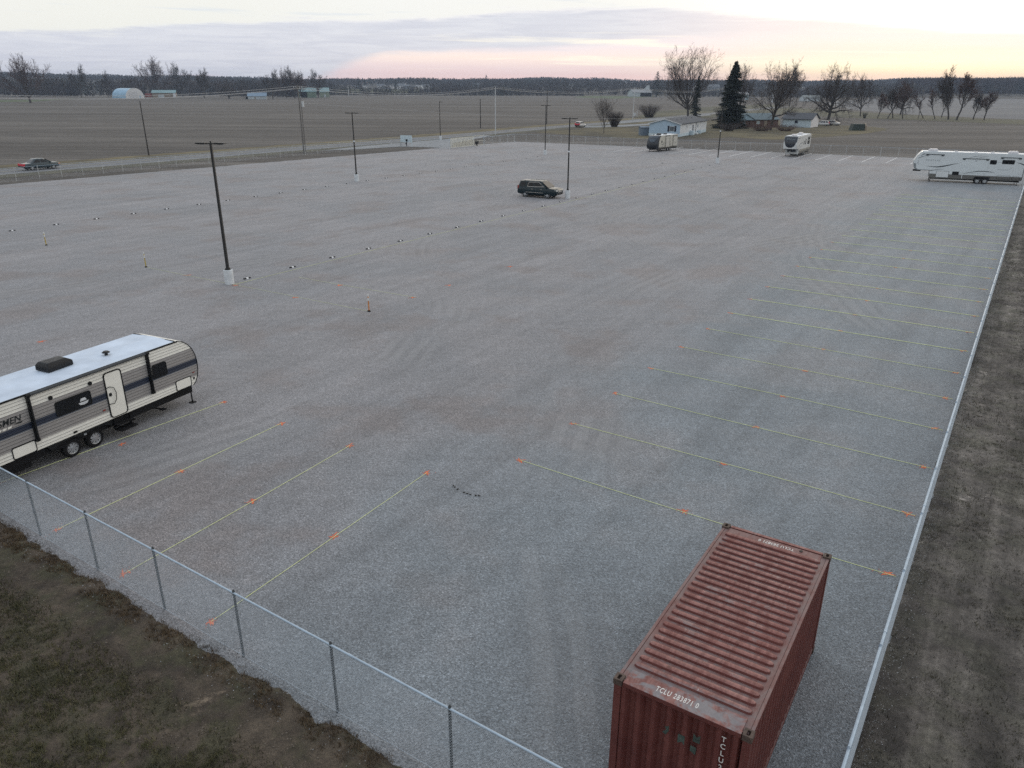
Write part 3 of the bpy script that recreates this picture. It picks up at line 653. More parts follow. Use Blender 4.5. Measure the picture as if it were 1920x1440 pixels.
for k, ch in enumerate(vt):
    if ch != ' ': text_mesh(ch, .15, m_cont_w, 'lettering', root, (.026, -2.0, CHT-.30-k*.152), (R(90), 0, R(-90)), .0006, 1, .85, 0, .002)
for y, z, poly in ((-1.02, 2.02, [(-.07,.12),(-.02,.05),(.05,.1),(.05,-.02),(.0,-.12),(-.06,-.08),(.01,0)]), (-1.30, 1.95, [(-.06,.1),(.06,.1),(.06,-.1),(.02,-.04),(-.06,-.1)]), (-1.56, 2.12, [(-.06,.09),(.0,.02),(.06,.09),(.06,-.09),(-.06,-.09)]), (-1.52, 1.86, [(-.05,.06),(.05,.06),(.05,-.1),(-.05,-.06)])):
    q = MB(); q.prism([(y-p[0], z+p[1]) for p in poly], .024, .027, 'x'); q.build('decal', m_cont_g, root)
MB().cyl((CL-.2, -1.82, zr+.005), (CL-.2, -1.82, zr+.03), .035, 10).build('vent_cap', m_black, root)

# ================================================================== caravan building kit
m_glass = M('dark_tinted_glass', (.006, .007, .009), .10, 0, .1, 3, 0, 60, 0, .35)
m_tyre = M('tyre_rubber', (.010, .010, .011), .85, 0, .2, 8, spec=.2); m_rim = M('silver_wheel_rim', (.5, .52, .54), .35, .75, .15, 6)
m_frame = M('black_chassis', (.007, .007, .008), .7, 0, .2, 5, spec=.2); m_white = M('white_gelcoat', (.62, .64, .65), .4, 0, .05, 1.2)
m_trimk = M('black_trim', (.008, .009, .010), .5, 0, .15, 5, spec=.25)
def wheel(parent, x, y, out_, r=.34, w=.22, spokes=5, rim=None, rf_=.62):
    "out_ = +1/-1 outward sideways direction"
    t = MB(); prof = [(r*.55, 0), (r*.9, 0), (r*.985, w*.12), (r, w*.3), (r, w*.7), (r*.985, w*.88), (r*.9, w), (r*.6, w)]
    n = 28; v = []; 
    for k in range(n):
        a = 2*math.pi*k/n; v += [(x+p[0]*math.cos(a), y-out_*p[1], r+p[0]*math.sin(a)) for p in prof]
    m_ = len(prof); t.add(v, [(k*m_+i_, ((k+1) % n)*m_+i_, ((k+1) % n)*m_+i_+1, k*m_+i_+1) for k in range(n) for i_ in range(m_-1)])
    ty = t.build('wheel', m_tyre, parent, smooth=True)
    q = MB(); R1 = r*rf_
    for k in range(n):
        a = 2*math.pi*k/n; b2 = 2*math.pi*(k+1)/n; pr = [(R1, .0), (R1*.86, .012), (R1*.84, .05)]
        v = [(x+p*math.cos(s_), y+out_*(.004-dd), r+p*math.sin(s_)) for s_ in (a, b2) for p, dd in pr]; q.add(v, [(0, 3, 4, 1), (1, 4, 5, 2)])
    for k in range(spokes):
        a = 2*math.pi*k/spokes+.3; ww = .26 if spokes > 5 else .32
        v = [(x+rr_*math.cos(a+dd), y+out_*hh, r+rr_*math.sin(a+dd)) for rr_, dd, hh in ((R1*.18, -.9, -.01), (R1*.18, .9, -.01), (R1*.87, ww, -.012), (R1*.87, -ww, -.012))]; q.add(v, [(0, 1, 2, 3)])
    q.cyl((x, y-out_*.04, r), (x, y+out_*.008, r), R1*.24, 14)
    q.build('rim', rim or m_rim, ty); MB().cyl((x, y-out_*.075, r), (x, y-out_*.06, r), R1*.86, 20).build('brake_drum', m_frame, ty)
    return ty
def side_window(parent, x0, x1, z0, z1, y, o, split=True, name='window', fr_w=.035, mat=None):
    f_ = MB().ring(rrect(x0, x1, z0, z1, .09), rrect(x0+fr_w, x1-fr_w, z0+fr_w, z1-fr_w, .07), y, y+o*.025)
    w_ = f_.build(name, mat or m_trimk, parent); g_ = MB().prism(rrect(x0+fr_w, x1-fr_w, z0+fr_w, z1-fr_w, .07), y+o*.004, y+o*.014); g_.build('pane', m_glass, w_)
    if split: MB().box((x0+x1)/2-.012, (x0+x1)/2+.012, y+o*.015, y+o*.024, z0+fr_w, z1-fr_w).build('divider', m_trimk, w_)
    return w_
def hatch(parent, x0, x1, z0, z1, y, o, mat, name='baggage_door', r=.07, fw=.03):
    f_ = MB().ring(rrect(x0, x1, z0, z1, r), rrect(x0+fw, x1-fw, z0+fw, z1-fw, r*.8), y, y+o*.022).build(name, m_trimk, parent)
    MB().prism(rrect(x0+fw, x1-fw, z0+fw, z1-fw, r*.8), y+o*.002, y+o*.014).build('door_skin', mat, f_); return f_
def ribbon(parent, pts, y, o, mat, name='graphic_stripe', t=.004):
    "tapering swoosh: (x, z, half-height) along its length"
    v = [(p[0], p[1]+p[2]) for p in pts]+[(p[0], p[1]-p[2]) for p in reversed(pts)]
    n = len(pts); mb = MB(); 
    for i_ in range(n-1):
        a, b2 = pts[i_], pts[i_+1]
        mb.add([(a[0], y+o*t, a[1]+a[2]), (b2[0], y+o*t, b2[1]+b2[2]), (b2[0], y+o*t, b2[1]-b2[2]), (a[0], y+o*t, a[1]-a[2]), (a[0], y, a[1]+a[2]), (b2[0], y, b2[1]+b2[2]), (b2[0], y, b2[1]-b2[2]), (a[0], y, a[1]-a[2])], [(0, 1, 2, 3), (0, 4, 5, 1), (3, 2, 6, 7)])
    return mb.build(name, mat, parent)
def ac_unit(parent, x, y, z, mat, sx2=.95, sy=.68, h=.3, name='air_conditioner'):
    m_ = MB(); lo = [(-sx2/2, -sy/2), (sx2/2, -sy*.42), (sx2/2, sy*.42), (-sx2/2, sy/2)]; n=4
    v = [(x+p[0], y+p[1], z+.02) for p in lo]+[(x+p[0]*.98, y+p[1]*.98, z+h*.62) for p in lo]+[(x+p[0]*.7-.06, y+p[1]*.72, z+h) for p in lo]
    m_.add(v, [(r_*4+k, r_*4+(k+1) % 4, r_*4+4+(k+1) % 4, r_*4+4+k) for r_ in range(2) for k in range(4)]+[(8, 9, 10, 11), (3, 2, 1, 0)])
    a = m_.build(name, mat, parent, .035); g_ = MB()
    for k in range(6): g_.box(x-sx2*.5+.01-.012, x-sx2*.5+.02, y-sy*.33+k*sy*.12, y-sy*.33+k*sy*.12+.03, z+.07, z+h*.5)
    g_.build('grille', m_trimk, a); return a
def jack(parent, x, y, zt, name='stabiliser_jack', r=.03, pad=True):
    m_ = MB().cyl((x, y, .03), (x, y, zt), r, 6)
    if pad: m_.box(x-.11, x+.11, y-.11, y+.11, .0, .03)
    return m_.build(name, m_frame, parent)

def band_mat(name, bands, ribs=.112, rough=.6, depth=.5, nz=(0.9, 1.06)):
    "horizontally ribbed siding whose paint changes with height (bands: height, colour)"
    m, nt, b = new_mat(name); tc = N(nt, 'ShaderNodeTexCoord').outputs['Object']; s_ = N(nt, 'ShaderNodeSeparateXYZ'); L(nt, tc, s_.inputs[0])
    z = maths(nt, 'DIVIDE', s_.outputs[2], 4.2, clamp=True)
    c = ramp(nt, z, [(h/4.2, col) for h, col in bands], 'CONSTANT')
    f = noise(nt, tc, 1.4, 5, .6); c = mixc(nt, .6, c, ramp(nt, f, [(.3, nz[0]), (.7, nz[1])]), 'MULTIPLY')
    L(nt, c, b.inputs['Base Color']); b.inputs['Roughness'].default_value = rough
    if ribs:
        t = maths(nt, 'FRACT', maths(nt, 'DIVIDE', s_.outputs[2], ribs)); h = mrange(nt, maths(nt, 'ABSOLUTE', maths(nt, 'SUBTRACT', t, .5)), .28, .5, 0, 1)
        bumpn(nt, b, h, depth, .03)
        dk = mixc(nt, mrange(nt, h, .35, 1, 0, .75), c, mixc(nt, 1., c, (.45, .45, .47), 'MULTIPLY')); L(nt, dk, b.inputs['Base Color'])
    return m

# ------------------------------------------------------------------ big grey and cream trailer at the near left
cream = (.80, .78, .71); grey = (.28, .265, .255); navy = (.012, .020, .042)
m_sid = band_mat('ribbed_siding', [(0, cream), (1.12, grey), (1.60, (.10, .115, .14)), (1.64, navy), (1.84, (.15, .155, .165)), (1.87, grey), (2.1, (.30, .285, .275)), (2.34, cream)])
m_cream = M('cream_gelcoat', (.80, .78, .71), .45, 0, .04, 1.2); m_roofw = M('white_roof_membrane', (.52, .60, .71), .6, 0, .14, 1.1)
W1 = 2.34; ZB = .79; RT = 2.83
t1 = thing('travel_trailer', 'long cream and grey ribbed travel trailer with navy stripe at the near left', 'travel trailer', (-15.324, 24.32, 0), 1.13)
prof = [(-5.2, ZB), (5.06, ZB), (5.2, .9), (5.33, 1.12), (5.40, 1.4), (5.41, 1.75), (5.36, 2.05), (5.25, 2.32), (5.08, 2.55), (4.86, 2.72), (4.6, RT), (-5.0, RT), (-5.2, 2.7)]
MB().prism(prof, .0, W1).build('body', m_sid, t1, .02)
rfm = MB(); rp = [(-5.1, RT+.004), (4.45, RT+.004)]
rfm.add([(-5.1, .03, RT+.01), (4.5, .03, RT+.01), (4.5, W1/2, RT+.055), (-5.1, W1/2, RT+.055), (4.5, W1-.03, RT+.01), (-5.1, W1-.03, RT+.01)], [(0, 1, 2, 3), (3, 2, 4, 5)]); rfm.build('roof_membrane', m_roofw, t1)
ec = MB(); 
for a, b2 in (((4.5, RT+.012), (4.86, 2.742)), ((4.86, 2.742), (5.1, 2.57)), ((5.1, 2.57), (5.27, 2.335))):
    ec.add([(a[0], .03, a[1]), (b2[0], .03, b2[1]), (b2[0], W1-.03, b2[1]), (a[0], W1-.03, a[1])], [(0, 1, 2, 3)])
ec.build('end_cap', m_cream, t1)
MB().box(4.47, 4.53, .04, W1-.04, RT+.006, RT+.03).build('roof_seam', m_trimk, t1)
tr = MB(); path = prof[1:12]
for a, b2 in zip(path[:-1], path[1:]): tr.tube([(a[0], -.008, a[1]), (b2[0], -.008, b2[1])], .016, 5)
tr.build('edge_trim', m_trimk, t1)
MB().box(-5.2, 5.0, .05, W1-.05, .5, ZB-.002).build('chassis', m_frame, t1)
sk = MB(); sk.prism([(-1.35, ZB-.004), (-1.2, .56), (-.9, .70), (-.46, .76), (0, .64), (.46, .76), (.9, .70), (1.15, .56), (1.3, ZB-.004)], -.035, .03); sk.build('fender_skirt', m_trimk, t1)
MB().box(-3.9, -1.9, .1, W1-.1, .3, .5).build('holding_tank', m_frame, t1); MB().box(2.2, 4.6, .4, W1-.4, .38, .5).build('holding_tank', m_frame, t1)
for y, o in ((.03, -1), (W1-.03, 1)):
    for x in (-.45, .45): wheel(t1, x, y, o, .345, .21, 8)
door = MB().ring(rrect(1.18, 1.93, .83, 2.60, .14, 5), rrect(1.225, 1.885, .86, 2.555, .11, 5), 0, -.028).build('door', m_trimk, t1)
MB().prism(rrect(1.225, 1.885, .86, 2.555, .11, 5), -.002, -.018).build('door_skin', m_cream, door)
hb = MB(); hb.tube([(1.20, -.03, 2.02), (1.32, -.085, 2.06), (1.47, -.085, 1.98), (1.53, -.085, 1.78), (1.50, -.085, 1.52), (1.38, -.085, 1.38), (1.20, -.03, 1.40)], .014, 6); hb.build('grab_handle', m_trimk, door)
MB().box(1.28, 1.38, -.05, -.018, 1.68, 1.80).build('door_latch', m_trimk, door, .01)
st_ = MB(); st_.box(1.22, 1.92, -.42, .0, .36, .40); st_.box(1.22, 1.92, -.25, .05, .56, .60)
for x in (1.22, 1.89): st_.obox((x+.015, -.15, .52), (.03, .45, .05), (R(-22), 0, 0)); st_.box(x, x+.03, -.1, .0, .36, .8)
st_.build('entry_step', m_frame, t1)
side_window(t1, -.76, .60, 1.66, 2.20, 0, -1); side_window(t1, 3.24, 3.92, 1.66, 2.22, 0, -1)
sk2 = MB(); 
sk2.prism([(.16, 1.90), (.40, 1.90), (.40, 1.93), (.36, 2.0), (.2, 2.0), (.16, 1.93)], -.015, -.018); sk2.prism([(.08, 1.86), (.48, 1.86), (.42, 1.78), (.28, 1.75), (.14, 1.78)], -.015, -.018); sk2.build('window_sticker', M('white_sticker', (.6, .62, .64), .6), t1)
hatch(t1, -2.48, -1.66, .80, 1.22, 0, -1, m_cream); hatch(t1, 4.2, 4.98, .80, 1.24, 0, -1, m_cream)
for x in (-1.6, 3.09):
    a_ = MB(); a_.box(x-.045, x+.045, -.11, -.004, 1.14, 2.74); a_.box(x-.028, x+.028, -.135, -.11, 1.2, 2.6); a_.box(x-.06, x+.06, -.12, -.004, 1.14, 1.24); a_.cyl((x-.07, -.075, 2.80), (x+.07, -.075, 2.80), .075, 12); a_.build('awning_arm', m_trimk, t1)
MB().tube([(-1.6, -.075, 2.80), (3.09, -.075, 2.80)], .052, 10).build('awning_roll', M('awning_fabric', (.05, .055, .06), .8, 0, .15), t1)
MB().box(-5.0, 4.6, -.03, .0, 2.79, 2.83).build('awning_rail', m_trimk, t1)
for x in (-.84, .65): MB().cyl((x, 0, 2.42), (x, -.035, 2.42), .075, 18).build('speaker', m_trimk, t1)
MB().cyl((5.13, 0, 1.07), (5.13, -.02, 1.07), .045, 12).build('cable_port', m_trimk, t1)
MB().box(-.32, -.18, -.02, 0, .86, .93).build('marker_lamp', m_trimk, t1)
m_red = M('red_lamp_lens', (.22, .03, .02), .4)
MB().box(5.10, 5.2, -.018, 0, 1.30, 1.34).build('reflector', m_red, t1); MB().box(.93, 1.03, -.018, 0, 1.22, 1.27).build('reflector', m_red, t1)
MB().box(.0, .1, -.07, -.035, .66, .72).build('badge', m_rim, t1)
text_mesh('SPORTSMEN', .30, M('black_lettering', (.012, .016, .018), .5), 'lettering', t1, (-2.78, -.006, 2.13), (R(90), 0, 0), .002, 1.02, 1.0, .25, .006)
q = MB()
for k in range(5): q.prism([(-3.1+k*.17, 1.90), (-2.98+k*.17, 1.90), (-2.95+k*.17, 1.96), (-3.07+k*.17, 1.96)], -.004, -.008)
q.build('graphic_stripe', m_cream, t1)
q = MB(); q.prism([(-2.2, 1.97), (-1.95, 1.95), (-1.9, 1.99), (-2.05, 2.01)], -.004, -.008); q.build('graphic_stripe', MC['black_lettering'], t1)
ac_unit(t1, .42, 1.35, RT+.04, m_black, 1.02, .72, .33)
v_ = MB().cyl((2.15, .92, RT+.03), (2.15, .92, RT+.14), .055, 12); v_.cyl((2.15, .92, RT+.15), (2.15, .92, RT+.20), .15, 16, .09); v_.build('roof_vent', m_black, t1)
jack(t1, 5.0, .15, .5); jack(t1, 5.0, W1-.2, .5); jack(t1, -4.2, .15, .5)
j_ = MB().cyl((3.0, .25, .52), (3.5, .1, .3), .03, 6); j_.box(3.4, 3.6, .0, .2, .27, .3); j_.build('folded_jack', m_frame, t1)
hi = MB(); hi.obox((-5.75, W1/2+.3, .5), (1.3, .1, .12), (0, 0, R(-25))); hi.obox((-5.75, W1/2-.3, .5), (1.3, .1, .12), (0, 0, R(25))); hi.cyl((-6.3, W1/2, .1), (-6.3, W1/2, .9), .04, 8); hi.build('hitch', m_frame, t1)
# ------------------------------------------------------------------ long white fifth-wheel at the far right (visible side y = 0, body towards -y)
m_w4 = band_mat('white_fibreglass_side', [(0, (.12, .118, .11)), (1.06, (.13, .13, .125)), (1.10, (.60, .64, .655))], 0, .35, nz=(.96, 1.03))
m_dkgr = M('dark_grey_graphic', (.045, .055, .062), .4, 0, .1); m_mdgr = M('mid_grey_graphic', (.20, .22, .23), .4, 0, .1)
m_cap = M('white_gelcoat_cap', (.62, .65, .66), .35, 0, .04, 1); m_acw = M('white_ac_shroud', (.60, .58, .58), .5, 0, .05)
W4 = 2.44
t4 = thing('fifth_wheel_trailer', 'very long white fifth-wheel trailer parked side-on at the right edge by the fence', 'fifth wheel trailer', (64.83, 107.35, 0), 2.712)
prof = [(-4.7, .60), (5.95, .52), (6.45, .55), (6.5, 1.58), (8.28, 1.58), (8.5, 1.75), (8.74, 2.45), (8.72, 2.75), (8.3, 3.55), (7.95, 3.95), (7.7, 4.04), (-4.55, 4.02), (-4.7, 3.9)]
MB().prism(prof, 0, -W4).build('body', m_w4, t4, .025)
fc = MB()
for a, b2 in zip(prof[5:10], prof[6:11]): fc.add([(a[0]+.02, .005, a[1]), (b2[0]+.02, .005, b2[1]), (b2[0]+.02, -W4-.005, b2[1]), (a[0]+.02, -W4-.005, a[1])], [(0, 1, 2, 3)])
fc.build('front_cap', m_cap, t4)
sh = MB()
for (x, z), (x2, z2) in (((8.30, 1.62), (8.52, 1.78)), ((8.52, 1.78), (8.72, 2.42))): sh.add([(x+.03, .012, z), (x2+.03, .012, z2), (x2-.32, .012, z2), (x-.22, .012, z)], [(0, 1, 2, 3)])
sh.build('graphic_stripe', m_mdgr, t4)
MB().box(-4.6, 7.75, -.06, -W4+.06, 4.045, 4.085).build('roof_membrane', M('pale_roof_membrane', (.62, .66, .70), .55, 0, .05, 1), t4)
MB().box(-4.55, 6.3, -.1, -W4+.1, .40, .52).build('chassis', m_frame, t4); MB().box(6.5, 8.3, -.3, -W4+.3, 1.50, 1.575).build('pin_box', m_frame, t4)
MB().box(7.6, 8.6, -.9, -1.55, 1.30, 1.5).build('hitch_plate', m_frame, t4, .03)
for y, o in ((-.03, 1), (-W4+.03, -1)):
    for x in (-.45, .45): wheel(t4, x, y, o, .40, .24, 6)
MB().prism([(-1.05, .98), (-.9, .62), (-.88, .56), (-.92, .98)], .0, .02).build('fender_edge', m_trimk, t4)
MB().prism([(-.95, .60), (-.86, .95), (.86, .95), (.98, .60)], -.01, .006).build('wheel_well', m_frame, t4)
side_window(t4, -1.38, -.60, 2.66, 3.22, 0, 1, False); side_window(t4, -3.48, -2.02, 2.76, 3.30, 0, 1)
for x0_, x1_, z_ in ((5.05, 7.35, 3.70), (-.45, 2.75, 3.30), (-4.2, -1.75, 3.60)):
    s_ = MB().box(x0_, x1_, .0, .06, z_-.04, z_+.04)
    for x in (x0_+.2, x1_-.2): s_.box(x-.16, x+.16, .0, .09, z_-.16, z_-.04)
    s_.build('slide_topper', m_dkgr, t4)
sl4 = MB().box(-.45, 2.75, .0, .03, 1.35, 3.22); sl4.build('slide_out', M('slide_room_skin', (.60, .645, .66), .35, 0, .04, 1), t4, .02)
hatch(t4, 4.08, 5.65, .66, 1.52, .0, 1, m_cap, r=.04, fw=.022); hatch(t4, -3.35, -1.75, .78, 1.24, 0, 1, m_w4, r=.08, fw=.022); hatch(t4, -4.45, -3.55, .72, 1.18, 0, 1, m_w4, r=.08, fw=.022)
MB().box(2.86, 3.66, 0, .03, 1.06, 1.52).build('refrigerator_vent', m_trimk, t4, .01); MB().box(.95, 1.2, 0, .03, 3.0, 3.07).build('marker_lamp', m_trimk, t4)
MB().box(2.38, 2.46, .0, .03, .62, 1.2).build('ladder_rail', m_cap, t4)
ribbon(t4, [(7.1, 2.12, .005), (6.5, 2.05, .03), (5.7, 2.04, .07), (5.0, 2.14, .09), (4.3, 2.33, .07), (3.7, 2.50, .04), (3.05, 2.62, .006)], .002, 1, m_dkgr)
ribbon(t4, [(6.45, 1.52, .05), (5.9, 1.62, .035), (5.3, 1.74, .025), (4.7, 1.8, .006)], .002, 1, m_dkgr)
ribbon(t4, [(2.3, 1.30, .01), (1.5, 1.50, .03), (.6, 1.68, .05), (-.2, 1.70, .05), (-.9, 1.66, .03), (-1.4, 1.60, .005)], .034, 1, m_dkgr)
ribbon(t4, [(8.25, 3.12, .03), (7.8, 3.35, .04), (7.3, 3.52, .02), (6.9, 3.55, .005)], .002, 1, m_dkgr); ribbon(t4, [(7.95, 3.45, .02), (7.7, 3.68, .06), (7.45, 3.74, .04)], .002, 1, m_dkgr)
ribbon(t4, [(8.1, 2.95, .03), (8.2, 2.6, .10), (8.05, 2.25, .02)], .002, 1, m_mdgr)
ribbon(t4, [(2.0, 3.42, .006), (1.3, 3.62, .02), (.5, 3.78, .01)], .034, 1, m_mdgr); ribbon(t4, [(1.1, 3.40, .006), (.4, 3.58, .02), (-.3, 3.72, .01)], .034, 1, m_mdgr)
ribbon(t4, [(-.6, 2.96, .012), (-1.4, 2.96, .012), (-2.0, 2.95, .012)], .002, 1, m_mdgr)
ribbon(t4, [(-1.6, 2.05, .01), (-2.2, 1.98, .02), (-2.9, 2.0, .02), (-3.3, 2.2, .012), (-3.3, 2.5, .006)], .002, 1, m_mdgr)
ribbon(t4, [(-3.7, 3.0, .01), (-4.2, 2.9, .05), (-4.65, 2.72, .09)], .002, 1, m_dkgr); ribbon(t4, [(-2.4, .86, .01), (-2.8, 1.0, .03), (-3.2, 1.1, .01)], .002, 1, m_cap)
text_mesh('MONTANA', .34, m_mdgr, 'lettering', t4, (6.35, .004, 2.90), (R(90), 0, R(180)), .001, 1.5, .82)
ac_unit(t4, 6.5, -1.1, 4.08, m_acw, 1.2, .8, .34); ac_unit(t4, -3.2, -1.1, 4.08, m_acw, 1.2, .8, .34)
for x in (3.6, 1.2, -.8): MB().box(x-.2, x+.2, -1.0, -1.4, 4.085, 4.2).build('roof_vent', m_acw, t4, .03)
for x, y in ((6.3, -.12), (6.3, -W4+.12)): jack(t4, x, y, .9, 'landing_leg', .05)
for x, y in ((-4.3, -.2), (-4.3, -W4+.2)): jack(t4, x, y, .5)
MB().box(-1.9, -2.6, -.3, -1.0, .42, .6).build('spare_tyre_carrier', m_trimk, t4); MB().box(-4.78, -4.7, -.02, -W4+.02, .7, 3.95).build('rear_cap', m_dkgr, t4)

# ------------------------------------------------------------------ white fifth-wheel with dark painted nose
m_w3 = band_mat('cream_white_fibreglass_side', [(0, (.13, .125, .11)), (.98, (.30, .28, .24)), (1.3, (.58, .58, .56))], 0, .35, nz=(.96, 1.03))
m_cap3 = M('white_cap', (.60, .62, .62), .35, 0, .04, 1); m_nav = M('dark_navy_paint', (.012, .018, .028), .22, 0, .1, 2, coat=.3)
t3 = thing('fifth_wheel_trailer', 'white fifth-wheel trailer with big dark painted nose, by the far fence', 'fifth wheel trailer', (57.2, 154.43, 0), -2.133)
prof = [(-4.9, .62), (4.6, .55), (4.72, 1.50), (6.3, 1.50), (6.5, 1.68), (6.55, 2.2), (6.5, 2.75), (6.2, 3.45), (6.0, 3.70), (5.8, 3.78), (-4.75, 3.76), (-4.9, 3.6)]
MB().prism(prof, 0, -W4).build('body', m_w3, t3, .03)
MB().box(-4.8, 6.2, -.06, -W4+.06, 3.785, 3.82).build('roof_membrane', MC['pale_roof_membrane'], t3)
# nose cap: a grid bulging forward, with the painted windscreen shape laid over it
def nose(y, z):
    k = (z-1.55)/2.2; return 7.06-.55*max(0, k-.45)**1.5*1.8-.35*max(0, .25-k)-.22*((y+W4/2)/(W4/2))**2
ng = MB(); ny, nz_ = 12, 14; v = [(nose(y, z), y, z) for z in np.linspace(1.52, 3.74, nz_) for y in np.linspace(.01, -W4-.01, ny)]
ng.add(v, [(b2*ny+a, b2*ny+a+1, (b2+1)*ny+a+1, (b2+1)*ny+a) for b2 in range(nz_-1) for a in range(ny-1)]); ng.build('front_cap', m_cap3, t3, smooth=True)
dk = MB(); rows = [(3.70, 1.20), (3.3, 1.21), (2.95, 1.19), (2.7, 1.10), (2.45, .96), (2.2, .88), (2.0, .74), (1.85, .52), (1.76, .3)]
v = []
for z, hw in rows: v += [(nose(-W4/2+t*hw, z)+.012, -W4/2+t*hw, z) for t in np.linspace(-1, 1, 11)]
dk.add(v, [(r_*11+a, r_*11+a+1, r_*11+12+a, r_*11+11+a) for r_ in range(len(rows)-1) for a in range(10)]); dk.build('painted_nose', m_nav, t3, smooth=True)
text_mesh('MONTANA', .26, M('silver_lettering', (.35, .40, .42), .5), 'lettering', t3, (nose(-W4/2, 3.25)+.035, -W4/2+.1, 3.26), (R(90), 0, R(90)), .002, 1.25, 1.0)
MB().box(4.6, 4.80, -.02, -W4+.02, .58, 1.5).build('front_wall', m_cap3, t3, .02)
MB().box(4.81, 4.84, -.5, -1.5, .85, 1.4).build('storage_opening', m_nav, t3); MB().box(4.81, 4.85, -1.7, -2.1, .8, 1.3).build('generator_hatch', m_dkgr, t3)
MB().box(4.7, 6.9, -.25, -W4+.25, 1.40, 1.495).build('pin_box', m_frame, t3); MB().box(6.2, 7.1, -.95, -1.5, 1.18, 1.4).build('hitch_plate', m_frame, t3, .02)
bb = MB()
for y in (-.1, -W4+.1): bb.cyl((4.95, y, .35), (4.95, y, 1.42), .05, 6)
bb.box(4.9, 5.0, -.1, -W4+.1, .50, .62); bb.build('landing_frame', m_cap3, t3)
for y in (-.12, -W4+.12): jack(t3, 4.5, y, .6, 'landing_leg', .05)
for y, o in ((-.03, 1), (-W4+.03, -1)):
    for x in (-.45, .45): wheel(t3, x, y, o, .39, .24, 6)
MB().box(-4.7, 4.5, -.1, -W4+.1, .42, .55).build('chassis', m_frame, t3)
ribbon(t3, [(4.6, 1.35, .04), (4.9, 1.75, .10), (4.2, 2.25, .05), (3.4, 2.42, .05), (2.4, 2.5, .05), (1.9, 2.56, .01)], .002, 1, m_dkgr)
ribbon(t3, [(6.6, 3.42, .02), (5.2, 3.35, .05), (3.6, 3.55, .02)], .002, 1, m_dkgr); ribbon(t3, [(6.7, 2.9, .04), (6.75, 2.3, .03), (6.3, 1.7, .02)], .002, 1, m_dkgr)
ribbon(t3, [(3.4, 2.9, .02), (2.9, 3.3, .03), (2.4, 3.65, .01)], .002, 1, m_mdgr); ribbon(t3, [(4.2, 1.65, .02), (3.2, 1.72, .05), (2.2, 1.95, .02)], .002, 1, m_mdgr)
side_window(t3, .7, 1.15, 2.1, 2.75, 0, 1, False); side_window(t3, -.75, -.25, 2.05, 3.0, 0, 1, False, 'door'); side_window(t3, -3.9, -2.1, 1.95, 2.62, 0, 1); side_window(t3, -3.9, -2.2, 2.74, 3.2, 0, 1, False)
MB().box(-4.2, -1.8, .0, .05, 3.28, 3.35).build('slide_topper', m_dkgr, t3)
ac_unit(t3, 4.6, -1.2, 3.82, m_acw, 1.3, .85, .3); ac_unit(t3, -.2, -1.1, 3.82, m_acw, 1.2, .8, .42)
for x in (2.6, 1.5): MB().box(x-.2, x+.2, -1.0, -1.4, 3.82, 3.95).build('roof_vent', m_acw, t3, .03)
for y in (-.15, -W4+.15): jack(t3, -4.5, y, .5)

# ------------------------------------------------------------------ beige trailer with black rounded front
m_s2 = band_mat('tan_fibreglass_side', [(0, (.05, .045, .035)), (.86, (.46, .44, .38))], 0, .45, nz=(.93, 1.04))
m_blk2 = M('black_gelcoat', (.014, .017, .023), .3, 0, .15, 2); m_gls2 = M('blue_grey_windscreen', (.045, .062, .082), .15, 0, .2, 2)
m_tan2 = M('tan_cap', (.47, .45, .40), .45, 0, .05, 1)
t2 = thing('travel_trailer', 'tan travel trailer with rounded black front, before the pale blue house', 'travel trailer', (32.57, 164.22, 0), -2.242)
prof = [(-3.6, .60), (4.75, .55), (5.0, .8), (5.12, 1.2), (5.05, 1.7), (4.85, 2.2), (4.55, 2.7), (4.1, 3.05), (3.8, 3.14), (-3.5, 3.14), (-3.6, 3.0)]
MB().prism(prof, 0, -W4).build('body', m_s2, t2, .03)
cp = MB(); pp = prof[1:9]; yy = np.linspace(.03, -W4-.03, 9)
def bulge(y): return .28*(1-((y+W4/2)/(W4/2+.03))**2)
v = [(p[0]+bulge(y), y, p[1]) for p in pp for y in yy]
cp.add(v, [(r_*9+a, r_*9+a+1, r_*9+10+a, r_*9+9+a) for r_ in range(len(pp)-1) for a in range(8)]); cp.build('front_cap', m_blk2, t2, smooth=True)
ws = MB(); q = [(4.02, 3.08, 1.02), (4.4, 2.82, .96), (4.72, 2.42, .84), (4.92, 2.05, .55), (4.98, 1.9, .28)]
v = [(x+bulge(-W4/2+t*hw)+.03, -W4/2+t*hw, z) for x, z, hw in q for t in np.linspace(-1, 1, 9)]
ws.add(v, [(r_*9+a, r_*9+a+1, r_*9+10+a, r_*9+9+a) for r_ in range(len(q)-1) for a in range(8)]); ws.build('windscreen', m_gls2, t2, smooth=True)
sdk = MB(); sdk.prism([(4.72, .58), (5.0, .8), (5.12, 1.2), (5.05, 1.7), (4.85, 2.2), (4.55, 2.7), (4.1, 3.05), (3.75, 3.12), (4.15, 2.75), (4.42, 2.2), (4.5, 1.5), (4.45, .9), (4.3, .58)], .0, .012); sdk.build('side_cap', m_blk2, t2)
MB().box(-3.5, 3.75, -.05, -W4+.05, 3.145, 3.18).build('roof_membrane', MC['pale_roof_membrane'], t2)
side_window(t2, 3.15, 3.45, 1.72, 2.2, 0, 1, False)
so_ = MB().box(.1, 1.75, .0, .10, .82, 2.98).build('slide_out', m_tan2, t2, .015); so_ = MB().box(-3.2, -1.5, .0, .10, .88, 2.9).build('slide_out', m_tan2, t2, .015)
for x in (.1, 1.75, -1.5): MB().box(x-.03, x+.03, .1, .115, .84, 3.0).build('slide_trim', m_trimk, t2)
